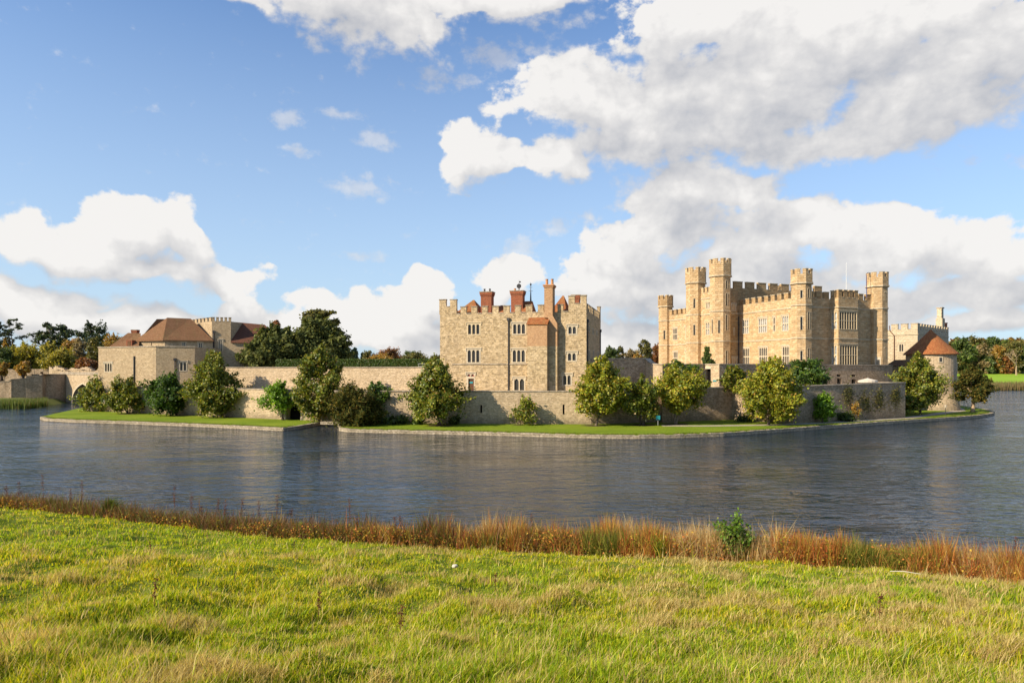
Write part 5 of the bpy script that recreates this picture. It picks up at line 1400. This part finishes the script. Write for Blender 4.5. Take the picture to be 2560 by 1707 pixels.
# far meadow and its reeds on the right
m = MB(); pts = [WP(2330, 300), WP(2990, 292), WP(2990, 425), WP(2330, 425)]
nn = 8
for i in range(nn):
    y0, y1 = 303 + i * 15, 303 + (i + 1) * 15; z0, z1 = 1.35 + .036 * (y0 - 290), 1.35 + .036 * (y1 - 290)
    m.poly([(*WP(2440 if i < 6 else 2380, y0), z0), (*WP(2900, y0), z0), (*WP(2900, y1), z1), (*WP(2440 if i < 6 else 2380, y1), z1)])
tag(m.build('far_meadow', M['far_lawn'], smooth=True), kind='structure')
def reed_belt(name, label, n, pos, hgt, wid, cols, lean=.12, kind='stuff', cat='reeds'):
    rng = np.random.default_rng(len(name) + n)
    x, y, z = pos(rng, n); h = hgt(rng, n); w_ = wid(rng, n, y)
    a = rng.uniform(0, pi, n); dx, dy = np.cos(a) * w_, np.sin(a) * w_ * .5
    lx, ly = rng.normal(size=n) * lean * h, rng.normal(size=n) * lean * h
    if name == 'shore_reeds': h = h * (.30 + 1.15 * fnoise(x * 1.0, y * 1.0, 91, 3)) * (.8 + .25 * xmix(x)); lx, ly = lx * .8, ly
    b0 = np.stack([x - dx, y - dy, z], 1); b1 = np.stack([x + dx, y + dy, z], 1)
    m0 = np.stack([x - dx * .8 + lx * .4, y - dy * .8 + ly * .4, z + h * .55], 1); m1 = np.stack([x + dx * .8 + lx * .4, y + dy * .8 + ly * .4, z + h * .55], 1)
    tp = np.stack([x + lx, y + ly, z + h], 1)
    V = np.stack([b0, b1, m0, m1, tp], 1).reshape(-1, 3); i = np.arange(n)[:, None] * 5
    Fc = np.concatenate([i + [0, 1, 3], i + [0, 3, 2], i + [2, 3, 4]], 0)
    c = np.repeat(cols(rng, n, x, y), 5, 0)
    return tag(np_mesh(name, V, Fc, c, M['blade']), label, cat, kind=kind)
def pick(rng, n, pal):
    cols = np.array([c for c, _ in pal]); wt = np.array([w_ for _, w_ in pal], float); wt /= wt.sum()
    return cols[rng.choice(len(cols), n, p=wt)] * rng.uniform(.7, 1.3, n)[:, None]
def far_pos(rng, n):
    u = rng.uniform(2330, 2900, n); Y = rng.uniform(284, 302, n); return (u - 1280) / F * Y, Y, np.full(n, .1) + np.clip(Y - 294, 0, 9) * .16
reed_belt('far_reeds', 'tawny reed bed along the far shore below the bright meadow', 16000, far_pos, lambda r, n: r.uniform(1.6, 3.0, n), lambda r, n, y: np.full(n, .12),
          lambda r, n, x, y: pick(r, n, [((.30, .22, .10), 4), ((.22, .18, .08), 3), ((.12, .14, .04), 2)]))
def left_pos(rng, n):
    u = rng.uniform(-260, 118, n); Y = rng.uniform(149, 158, n) + np.clip(u - 60, 0, 60) * .2; return (u - 1280) / F * Y, Y, np.full(n, .0)
reed_belt('bank_reeds', 'dark green reeds at the water under the bridge approach wall', 9000, left_pos, lambda r, n: r.uniform(.8, 2.2, n), lambda r, n, y: np.full(n, .08),
          lambda r, n, x, y: pick(r, n, [((.08, .12, .02), 4), ((.14, .17, .03), 3), ((.16, .12, .04), 1)]))

# ------------------------------------------------------------------ bridge and ruins on the left
BA, BBq = WP(176, 170.0), WP(252, 160.0)
_f = Fr(WP(150, 178), WP(262, 166))
rt, fb_ = arch_wall('stone_bridge', 'stone bridge with a wide pointed arch beside the gatehouse', WP(150, 178), WP(262, 166), -.5, 7.3, _f.su(181), _f.su(233), .8, 5.0, mat='curtain', th=8, ring='pale', cat='bridge', zb=-.5)
m = MB(); fr = fb_; m.box(fr, 0, fr.L, -.9, 0.0, 7.49, 8.0); m.build('parapet', M['coping'], rt)
c0 = [WP(-420, 168), WP(-60, 168.5), WP(30, 170), WP(104, 172.5)]
run_wall('bridge_approach', 'long shaded approach wall above the left reeds, top stepping up to the right', [WP(-300, 166), WP(22, 168.5), WP(28, 168.5), WP(66, 170), WP(66.6, 170), WP(106, 171.5)], .3, [4.9, 5.6, 6.1, 6.35, 6.9, 7.1], mat='old_wall', th=1.0)
m = MB(); bt = thing('round_bastion', 'curved dark bastion where the approach wall meets the bridge', 'bastion', (*WP(135, 175), 0))
ctr = np.array(WP(135, 178.0)); cu = [ctr + np.array((4.2 * sin(a), -4.4 * cos(a) - 1.0)) for a in np.linspace(-1.35, 1.35, 12)]
cu = [WP(105, 171.5)] + [tuple(map(float, p)) for p in cu[2:]] ; cu = [p for p in cu]
loop = cu + [(cu[-1][0], 184), (cu[0][0], 184)]
m.prism(loop, -.5, 7.3); m.build('wall', M['old_wall'], bt); m = MB()
lp2 = [(p[0] + (p[0] - ctr[0]) * .03, p[1] - .12) for p in cu] + [(cu[-1][0] + .1, 183.9), (cu[0][0] - .1, 183.9)]
m.prism(lp2, 7.303, 7.5, 0, True, True); m.build('coping', M['coping'], bt)
# left bank lawn
m = MB(); m.prism([WP(-420, 152), WP(20, 154), WP(100, 160), WP(112, 171), WP(-420, 169)], -1.0, [1.0, 1.1, .8, 1.4, 1.8]); tag(m.build('left_bank', M['lawn']), kind='structure')
# ruined walls behind
def ragged(name, label, A, B, z0, zt, amp, seed, mat='old_wall', th=1.2, step=.8, hole=None, group='ruined walls behind the bridge'):
    fr = Fr(A, B); root = thing(name, label, 'ruin', (*A, z0), group); m = MB(); rr = random.Random(seed)
    n = int(fr.L / step); zs = [zt + rr.uniform(-amp, amp) + amp * .8 * sin(k * .35) for k in range(n + 1)]
    for k in range(n):
        s0, s1 = fr.L * k / n, fr.L * (k + 1) / n
        zb = z0
        if hole and s0 < hole[0] < s1: zb = hole[1]
        m.box(fr, s0, s1, -th * rr.uniform(.8, 1), rr.uniform(0, .08), zb, (zs[k] + zs[k + 1]) / 2)
    if hole: m.box(fr, hole[0] - 1.2, hole[0] + 1.2, -th - .4, -th - .3, z0, hole[1] + .6, 1)
    m.build('wall', [M[mat], M['dark_inside']], root); return root
ragged('ruined_wall', 'long level ruined wall behind the orange saplings', WP(-300, 196), WP(122, 196), 4, 8.8, .12, 1, hole=(Fr(WP(-300, 196), WP(122, 196)).su(107), 8.0))
ragged('ruined_wall', 'ragged broken ruin between the bridge and the gatehouse', WP(123, 192), WP(252, 184), 5, 9.0, .5, 2, mat='curtain', step=.6)
ragged('ruined_wall', 'low tumbled courses in front of the ragged ruin', WP(130, 187), WP(245, 180), 5, 8.3, .3, 3, mat='rubble_fine', step=.5)

# ------------------------------------------------------------------ small things
def lamp(u, v1, v0, lab, lean=0.0):
    Y = (EYE - .6) * F / (v1 - HZ); p = (WX(u, Y), Y, .55); h = ZV(v0, Y) - .55
    root = thing('lamp_post', lab, 'lamp post', p, 'lamp posts along the dark wall'); m = MB(); t = (p[0] - lean, Y, p[2] + h - .45)
    m.tube([p, t], [.11, .08], 8); m.build('post', M['grey_metal'], root)
    m = MB(); fr = Fr((t[0] - .28, Y), (t[0] + .28, Y)); m.box(fr, 0, .56, -.25, .25, t[2], t[2] + .42); m.box(fr, -.05, .61, -.3, .3, t[2] + .42, t[2] + .52); m.build('lamp_head', M['grey_metal'], root)
lamp(2021, 1049, 984, 'grey floodlight post left of the small yellow-green bush'); lamp(2231, 1042, 992, 'leaning floodlight post near the end of the dark wall', .45)
p = (WX(2364, 119), 119, .55); root = thing('path_lamp', 'short lantern post beside the path near the round tower', 'lamp', p); m = MB(); m.tube([p, (p[0], p[1], 2.0)], .05, 8); m.build('post', M['iron'], root)
m = MB(); m.tube([(p[0], p[1], 2.0), (p[0], p[1], 2.3)], [.16, .2], 8); m.tube([(p[0], p[1], 2.3), (p[0], p[1], 2.42)], [.26, .05], 8); m.build('lamp_head', M['pale'], root)
# teal information board
Y = 98.5; p = (WX(1645, Y), Y, .55); root = thing('notice_board', 'small teal notice board on a post at the start of the path', 'sign', p); fr = Fr((p[0] - .3, Y), (p[0] + .3, Y))
m = MB(); m.tube([p, (p[0], p[1], 1.7)], .05, 6); m.build('post', M['grey_metal'], root); m = MB(); m.box(fr, 0, .6, .06, .1, 1.35, 1.95); m.build('panel', M['teal_paint'], root)
# parasol on the terrace
Y = 113.5; x0, x1 = WX(2146, Y), WX(2193, Y); xc = (x0 + x1) / 2; p = (xc, Y, 4.9)
root = thing('parasol', 'wide flat cream parasol on the terrace behind the dark wall', 'parasol', p); m = MB()
Rr = (x1 - x0) / 2; zc = ZV(951, Y); N = 16
rim = [(xc + Rr * cos(2 * pi * k / N), Y + Rr * .8 * sin(2 * pi * k / N), zc) for k in range(N)]
for k in range(N):
    a, b = rim[k], rim[(k + 1) % N]; m.poly([a, b, (xc, Y, zc + .42)]); m.poly([(a[0], a[1], zc - .3), (b[0], b[1], zc - .3), b, a]); m.poly([b, a, (xc, Y, zc + .3)])
m.build('canopy', M['canvas'], root); m = MB(); m.tube([p, (xc, Y, zc + .5)], .05, 6); m.build('pole', M['grey_metal'], root)
for u, lab in ((12, 'closed cream parasol by the ruined wall at the left edge'),):
    Y = 176; p = (WX(u, Y), Y, 5.5); root = thing('closed_parasol', lab, 'parasol', p); m = MB()
    m.tube([(p[0], Y, 7.0), (p[0], Y, 7.4), (p[0], Y, 8.9)], [.75, .45, .06], 8); m.build('canopy', M['canvas'], root); m = MB(); m.tube([p, (p[0], Y, 7.0)], .06, 6); m.build('pole', M['iron'], root)
# footbridge slab and bench by the inlet
m = MB(); fr = Fr((-28.8, 102.6), (-25.0, 101.6)); root = thing('stone_slab_bridge', 'little stone slab crossing at the head of the inlet', 'footbridge', (-28.8, 102.6, .3))
m.box(fr, 0, 4.2, -1.3, 0, .35, .72); m.box(fr, 2.9, 3.5, -1.2, 0.02, -.6, .35); m.build('slab', M['kerb'], root)
# railing beyond the round tower
root = thing('water_railing', 'thin grey railing at the water beyond the round tower', 'railing', (*WP(2398, 146), .5)); fr = Fr(WP(2396, 146), WP(2420, 143)); m = MB()
for s in (0, fr.L * .6, fr.L): m.tube([fr.p3(s, 0, .3), fr.p3(s, 0, 1.6)], .04, 6)
m.tube([fr.p3(0, 0, 1.6), fr.p3(fr.L, 0, 1.6)], .035, 6); m.build('rail', M['grey_metal'], root)
# soil rings under the trees
m = MB()
for u, Y in ((1101, 99.3), (1487, 99.2), (1608, 99.6), (1920, 100.3), (556, 116.3), (443, 120.5), (322, 125.6), (1297, 100.3), (1690, 101.5)):
    x = WX(u, Y); r = 1.9 if u != 1297 else .9
    ps = [(x + r * (1 + .15 * sin(5 * a + u)) * cos(a), Y + .75 * r * sin(a), LZ + .006) for a in np.linspace(0, 2 * pi, 18)[:-1]]
    m.poly(ps)
tag(m.build('soil_beds', M['soil']), kind='structure')
# ------------------------------------------------------------------ foreground vegetation
def straw_mask(x, y):
    a = fnoise(x * .28 + 3, y * .22, 21, 3); b = fnoise(x * 1.7, y * 1.3, 22, 3)
    return np.clip((a * .45 + b * .55 - .545) * 9.0 + np.clip(x * .025, -.35, .25), 0, 1)
def grass(n, seed):
    rng = np.random.default_rng(seed)
    k = rng.uniform(-1, 1, n)
    inv = rng.uniform(1 / 46.0, 1 / 5.0, n); Y = 1 / inv; X = k * (Y * .86 + 5)
    ok = Y < shore_y(X) + .9; X, Y = X[ok], Y[ok]; n = len(X)
    z = bank_z(X, Y) - .02
    st = straw_mask(X, Y)
    tuss = fnoise(X * 1.1, Y * .9, 31, 3)
    tall = rng.uniform(0, 1, n)
    isst = rng.uniform(0, 1, n) < (.05 + .72 * st)
    h = (.045 + .085 * np.clip(tuss * 2.4 - .8, 0, 1)) * rng.uniform(.6, 1.35, n)
    h = np.where(isst, h * 1.45 + .04, h)
    h = np.where(tall < .012, h * 2.2, h)
    h *= 1 + Y * .012
    w_ = (.0024 + .00056 * Y) * rng.uniform(.7, 1.3, n) * np.where(isst, .75, 1.0)
    a = rng.uniform(0, 2 * pi, n)
    wind = .22
    lx = (np.cos(a) * .55 + wind) * h * rng.uniform(.3, 1.2, n); ly = (np.sin(a) * .55 - .1) * h * rng.uniform(.3, 1.2, n)
    fa = rng.uniform(0, pi, n); dx, dy = np.cos(fa) * w_, np.sin(fa) * w_
    V = np.empty((n, 5, 3))
    V[:, 0] = np.stack([X - dx, Y - dy, z], 1); V[:, 1] = np.stack([X + dx, Y + dy, z], 1)
    V[:, 2] = np.stack([X - dx * .8 + lx * .35, Y - dy * .8 + ly * .35, z + h * .6], 1); V[:, 3] = np.stack([X + dx * .8 + lx * .35, Y + dy * .8 + ly * .35, z + h * .6], 1)
    V[:, 4] = np.stack([X + lx, Y + ly, z + h], 1)
    G1 = np.array([(.31, .40, .012), (.20, .31, .010), (.40, .44, .018), (.47, .43, .035), (.11, .20, .010)])
    G2 = np.array([(.50, .40, .14), (.42, .32, .12), (.58, .48, .20), (.36, .24, .10)])
    ci = G1[rng.choice(5, n, p=[.3, .25, .22, .13, .10])]; cs = G2[rng.choice(4, n, p=[.35, .3, .2, .15])]
    big = fnoise(X * .11, Y * .11, 41, 3)
    yel = np.clip((big - .45) * 4, 0, 1)[:, None]
    ci = ci * (1 - yel) + yel * ci * np.array([1.3, 1.06, 1.1])
    c = np.where(isst[:, None], cs, ci) * rng.uniform(.75, 1.25, n)[:, None]
    i = np.arange(n)[:, None] * 5
    Fc = np.concatenate([i + [0, 1, 3], i + [0, 3, 2], i + [2, 3, 4]], 0)
    tag(np_mesh('meadow_grass', V.reshape(-1, 3), Fc, np.repeat(c, 5, 0), M['blade']), 'long tufted green and straw grass covering the near slope', 'grass', kind='stuff')
grass(880000, 1)

# reeds and dead weeds along the near shore
def band_pos(d0, d1, power=1.0, xr=1.0, clump=None):
    def f(rng, n):
        k = rng.uniform(-1, 1, n) * xr
        # distance along ray k where shore is
        Y = np.full(n, 30.0)
        for _ in range(12): Y = shore_y(k * Y)
        y = Y + d0 + (d1 - d0) * rng.uniform(0, 1, n) ** power
        x = k * y + rng.normal(size=n) * .1
        if clump is not None:
            keep = rng.uniform(0, 1, n) < clump(x, y)
            x, y = x[keep], y[keep]
            j = rng.integers(0, len(x), n); x, y = x[j] + rng.normal(size=n) * .12, y[j] + rng.normal(size=n) * .12
        return x, y, bank_z(x, y) - .03
    return f
def xmix(x):     # 0 left (sparse, dark) .. 1 right (dense, golden)
    return np.clip((x + 14) / 22, 0, 1)
def rcols(rng, n, x, y):
    gold = pick(rng, n, [((.50, .23, .06), 4), ((.60, .38, .10), 3.4), ((.42, .13, .045), 3.4), ((.42, .36, .06), 2.2), ((.22, .11, .05), 1.6), ((.16, .17, .03), 1)])
    dark = pick(rng, n, [((.14, .065, .03), 4), ((.09, .09, .02), 3), ((.22, .11, .05), 3), ((.16, .17, .03), 2)])
    t = (xmix(x) + rng.normal(size=n) * .18 + (fnoise(x * .5, y * .5, 5, 2) - .5) * .7)[:, None]
    green = pick(rng, n, [((.20, .22, .035), 3), ((.11, .13, .02), 3), ((.34, .32, .06), 2)])
    pale = pick(rng, n, [((.60, .47, .24), 3), ((.48, .34, .16), 3), ((.36, .2, .09), 2)])
    q = (fnoise(x * .55, y * .7, 15, 3) + rng.normal(size=n) * .05)[:, None]
    gold = np.where(q > .70, green, np.where(q < .36, pale, gold))
    return np.where(t > .5, gold, dark)
cl1 = lambda x, y: np.clip((fnoise(x * 1.1, y * 1.1, 51, 3) - .36) * 4.5, .04, 1)
hfun = lambda r, n: r.uniform(.35, 1.0, n) ** 1.0 * 1.0
def hx(base, top):
    def f(rng, n): return base + (top - base) * rng.beta(1.6, 2.2, n)
    return f
reed_belt('shore_reeds', 'rust and gold reeds in broken clumps along the near water edge', 86000, band_pos(-.3, 2.8, 1.0, clump=lambda x, y: cl1(x, y) * (.10 + .90 * xmix(x))), hx(.45, 1.95), lambda r, n, y: r.uniform(.009, .024, n), rcols, .24)
reed_belt('shore_weeds', 'low dark dead weeds tangled under the reeds', 40000, band_pos(-.5, 2.0, 1.0), hx(.3, 1.2), lambda r, n, y: r.uniform(.008, .02, n), rcols, .5)
# leafy undergrowth in the band
rng = np.random.default_rng(71); x, y, z = band_pos(-.4, 2.2, clump=lambda x, y: np.clip(fnoise(x * .7, y * .7, 81, 3) * 2.4 - .7, .03, 1))(rng, 120000)
hh_ = rng.beta(1.2, 2.6, len(x)) * 1.3 * (.35 + 1.1 * fnoise(x * 1.3, y * 1.3, 96, 3)) * (.5 + .5 * xmix(x)); C_ = np.stack([x, y, z + .05 + hh_], 1)
V, c = leaf_cloud(rng, C_, rng.normal(size=(len(x), 3)) * .3 + [0, -.5, .5], .062, [((.24, .25, .03), 2.4), ((.50, .33, .05), 3.2), ((.52, .21, .05), 4), ((.10, .11, .015), 2.2), ((.27, .09, .035), 3)], np.ones(len(x)))
tag(np_mesh('shore_undergrowth', V, np.arange(len(V)).reshape(-1, 4), c, M['leaf_matte']), 'brambly rust and olive undergrowth among the reeds', 'undergrowth', kind='stuff')

# ragged grass hanging over the kerb stones
def kerb_pos(rng, n):
    P_ = np.array(KERB_L[:-1] + KERB_R[:-4]); segs = [i for i in range(len(P_) - 1) if i != len(KERB_L) - 2]
    L_ = np.array([np.hypot(*(P_[i + 1] - P_[i])) for i in segs]); k = rng.choice(segs, n, p=L_ / L_.sum()); t = rng.uniform(0, 1, n)[:, None]
    q = P_[k] + (P_[k + 1] - P_[k]) * t; d = (P_[k + 1] - P_[k]); d = d / np.hypot(d[:, 0], d[:, 1])[:, None]
    q = q + np.stack([-d[:, 1], d[:, 0]], 1) * (.42 + .25 * fnoise(q[:, 0] * .8, q[:, 1] * .8, 7, 2) + rng.exponential(.12, n))[:, None]
    return q[:, 0], q[:, 1], np.full(n, LZ - .02)
reed_belt('kerb_grass', 'uneven fringe of grass along the island kerb', 26000, kerb_pos, lambda r, n: r.uniform(.06, .24, n), lambda r, n, y: np.full(n, .035),
          lambda r, n, x, y: pick(r, n, [((.20, .27, .02), 4), ((.13, .19, .015), 3), ((.30, .27, .06), 1.5)]), .5, cat='grass')

def at_shore(u, off):
    Y = 30.0
    for _ in range(15): Y = float(shore_y(WX(u, Y)))
    Y += off; return WX(u, Y), Y, float(bank_z(WX(u, Y), Y))
# dock stalks standing out of the reeds
places = ['above the left shore sedge', 'left of the pair over bright water', 'in the tallest left group', 'in front of the pale cloud reflection', 'at the edge of the dark blue water', 'above the thinnest reeds', 'right of the thin reed gap', 'left of the middle golden reeds',
          'taller one over the blue ripples', 'beside the tall blue-ripple stalk', 'over the tan castle reflection', 'nearest the leafy bush', 'at the far right reeds', 'leaning at the right edge', 'at the extreme left', 'over the left grass crest', 'short one beside the sedge tuft', 'left end of the stalk row', 'mid-row, with a forked tip', 'right end of the stalk row']
us = [180, 205, 545, 438, 560, 604, 650, 727, 875, 898, 990, 1005, 1335, 2540, 20, 52, 110, 480, 505, 690]
for k, (u, pl) in enumerate(zip(us, places)):
    rr = random.Random(300 + k); rng = np.random.default_rng(300 + k)
    x, y, z = at_shore(u, rr.uniform(.2, 1.6)); hgt = rr.uniform(1.2, 2.2)
    root = thing('dock_stalk', 'dead brown dock stalk ' + pl, 'weed', (x, y, z), 'dead dock stalks in the reeds')
    m = MB(); lx = rr.uniform(-.12, .12); tip = np.array((x + lx, y, z + hgt))
    m.tube([(x, y, z - .1), (x + lx * .4, y, z + hgt * .5), tip], [.010, .008, .004], 5)
    for j in range(6):
        h_ = rr.uniform(.45, .9); b = np.array((x + lx * h_, y, z + hgt * h_)); e = b + np.array((rr.uniform(-.16, .16), rr.uniform(-.1, .1), rr.uniform(.15, .3))); m.tube([b, e], [.007, .004], 4)
    m.build('stem', M['wood_door'], root)
    n = 90; t = rng.uniform(.5, 1.0, n); C_ = np.stack([x + lx * t + rng.normal(size=n) * .05, y + rng.normal(size=n) * .04, z + hgt * t], 1)
    V, c = leaf_cloud(rng, C_, rng.normal(size=(n, 3)), .035, [((.15, .05, .03), 3), ((.09, .035, .02), 2), ((.22, .10, .05), 1)], np.ones(n)); np_mesh('seed_head', V, np.arange(len(V)).reshape(-1, 4), c, M['leaf_matte'], root)
# leafy bush standing in the reeds
x, y, z = at_shore(1848, -.1)
root = thing('leafy_bush', 'single leafy green bush rising out of the reeds right of centre', 'bush', (x, y, z))
rng = np.random.default_rng(5); m = MB()
Vs, Cs = [], []
for k in range(24):
    a = rng.uniform(-1, 1); hgt = rng.uniform(1.1, 2.6) * (1 - .35 * abs(a)); top = np.array((x - .15 + a * .55 - .25 * (hgt > 1.6), y + rng.uniform(-.3, .3), z + hgt)); m.tube([(x + a * .15, y, z - .1), (x + a * .35, y, z + hgt * .5), top], [.02, .014, .005], 5)
    n = 170; t = rng.uniform(.18, 1.02, n); C_ = np.array((x + a * .2, y, z)) + (top - np.array((x + a * .2, y, z))) * t[:, None] + rng.normal(size=(n, 3)) * .12
    V, c = leaf_cloud(rng, C_, rng.normal(size=(n, 3)) * .5 + [0, -.4, .4], .10, [((.11, .20, .02), 4), ((.16, .27, .03), 3), ((.06, .10, .015), 3), ((.30, .28, .04), .8)], np.full(n, rng.uniform(.85, 1.15)), 1.25); Vs.append(V); Cs.append(c)
V = np.concatenate(Vs); np_mesh('foliage', V, np.arange(len(V)).reshape(-1, 4), np.concatenate(Cs), M['leaf'], root); m.build('stem', M['bark'], root)
# sword-leaved iris clumps
def iris(name, label, u, off, n, hgt, cols, spread, seed):
    rng = np.random.default_rng(seed); x, y, z = at_shore(u, off); root = thing(name, label, 'plant', (x, y, z), 'sword-leaved clumps on the shore')
    Vs, Fs, Cs = [], [], []; seg = 6
    for k in range(n):
        a = rng.uniform(0, 2 * pi); sp = rng.uniform(.15, 1) * spread; L_ = hgt * rng.uniform(.7, 1.15); w_ = rng.uniform(.012, .024)
        bx_, by_ = x + rng.normal() * .14, y + rng.normal() * .12; dx, dy = np.cos(a), np.sin(a) * .7; sx_, sy_ = -dy, dx
        if abs(sx_) < .5: sx_ = .8
        t = np.linspace(0, 1, seg + 1); r = sp * t ** 1.8 * L_; h_ = L_ * (t - .38 * sp * t ** 3)
        ww = w_ * (1 - t ** 3)
        c_ = pick(rng, 1, cols)[0]
        for s in (-1, 1): Vs.append(np.stack([bx_ + dx * r + s * sx_ * ww, by_ + dy * r + s * sy_ * ww, z + h_], 1))
        i0 = k * 2 * (seg + 1)
        for j in range(seg): Fs.append((i0 + j, i0 + seg + 1 + j, i0 + seg + 2 + j, i0 + j + 1))
        Cs.append(np.tile(c_, (2 * (seg + 1), 1)))
    np_mesh('leaves', np.concatenate(Vs), np.array(Fs), np.concatenate(Cs), M['blade'], root)
gcol = [((.22, .30, .03), 4), ((.12, .19, .02), 3), ((.42, .36, .06), 2)]
iris('iris_clump', 'green and yellow sword-leaved clump in front of the reeds left of the leafy bush', 1650, -.35, 70, 1.15, gcol, .75, 1)
iris('iris_clump', 'thin yellow sword leaves in the reeds further left', 1400, .4, 40, .9, [((.45, .35, .08), 3), ((.25, .26, .04), 2)], .5, 2)
iris('iris_clump', 'small yellow-green blades among the reeds at left of centre', 745, .3, 30, .9, gcol, .35, 3)
iris('sedge_tuft', 'big dark green arching sedge tuft on the left shore', 272, .2, 230, 1.25, [((.05, .08, .012), 4), ((.09, .13, .02), 3), ((.20, .18, .04), 1)], .8, 4)
iris('sedge_tuft', 'dark scruffy tuft left of the big sedge', 125, .3, 110, .85, [((.05, .07, .015), 4), ((.12, .10, .03), 3)], .6, 5)
iris('sedge_tuft', 'dark green tuft in the middle of the golden reeds', 1240, -.2, 150, .8, [((.06, .10, .015), 4), ((.14, .18, .03), 3), ((.25, .2, .04), 1)], .6, 6)
iris('iris_clump', 'golden upright blades at the right, before the stick', 2190, .3, 70, 1.1, [((.52, .38, .08), 3), ((.40, .30, .05), 2), ((.2, .22, .03), 1)], .4, 7)
# stone and stick in the grass
def on_bank(u, v):
    Y = 10.0
    for _ in range(200):
        x = WX(u, Y); z = ZV(v, Y)
        if z <= float(bank_z(x, Y)): break
        Y += .15
    return x, Y, float(bank_z(x, Y))
import bmesh
x, y, z = on_bank(1137, 1430); bm = bmesh.new(); bmesh.ops.create_icosphere(bm, subdivisions=2, radius=.09); rr = random.Random(4)
for v in bm.verts: v.co *= rr.uniform(.8, 1.15); v.co.z *= .75
me = bpy.data.meshes.new('white_stone'); bm.to_mesh(me); bm.free(); me.materials.append(M['pale_stone']); o = bpy.data.objects.new('white_stone', me); o.location = (x, y, z + .16); COL.objects.link(o); tag(o, 'small pale stone lying in the grass near the middle of the bank', 'stone')
x, y, z = on_bank(2262, 1446); m = MB(); m.tube([(x - .4, y + .1, z + .17), (x - .05, y, z + .2), (x + .42, y - .12, z + .15)], [.012, .014, .008], 6)
tag(m.build('dead_stick', M['pale_stone'], origin=(x, y, z)), 'pale bare stick lying on the grass at the right below the reeds', 'stick')
# dark dead seed heads in the meadow
for k, (u, v, pl) in enumerate(((375, 1392, 'on the left slope'), (734, 1390, 'tallest one below the stalk row'), (2198, 1560, 'on the right slope'), (1000, 1600, 'near the bottom, left of centre'), (385, 1525, 'thin one at lower left'), (1237, 1480, 'below the pale stone'), (795, 1555, 'beside the brown grass tuft'))):
    rng = np.random.default_rng(500 + k); x, y, z = on_bank(u, v); root = thing('dead_weed', 'small dark dead seed stalk ' + pl, 'weed', (x, y, z), 'dead seed stalks in the meadow')
    m = MB(); m.tube([(x, y, z), (x + .03, y, z + .5)], [.006, .003], 5); m.build('stem', M['wood_door'], root)
    n = 60; t = rng.uniform(.35, 1, n); C_ = np.stack([x + .03 * t + rng.normal(size=n) * .022, y + rng.normal(size=n) * .02, z + .5 * t], 1)
    V, c = leaf_cloud(rng, C_, rng.normal(size=(n, 3)), .025, [((.12, .045, .025), 3), ((.2, .1, .05), 1)], np.ones(n)); np_mesh('seed_head', V, np.arange(len(V)).reshape(-1, 4), c, M['leaf_matte'], root)
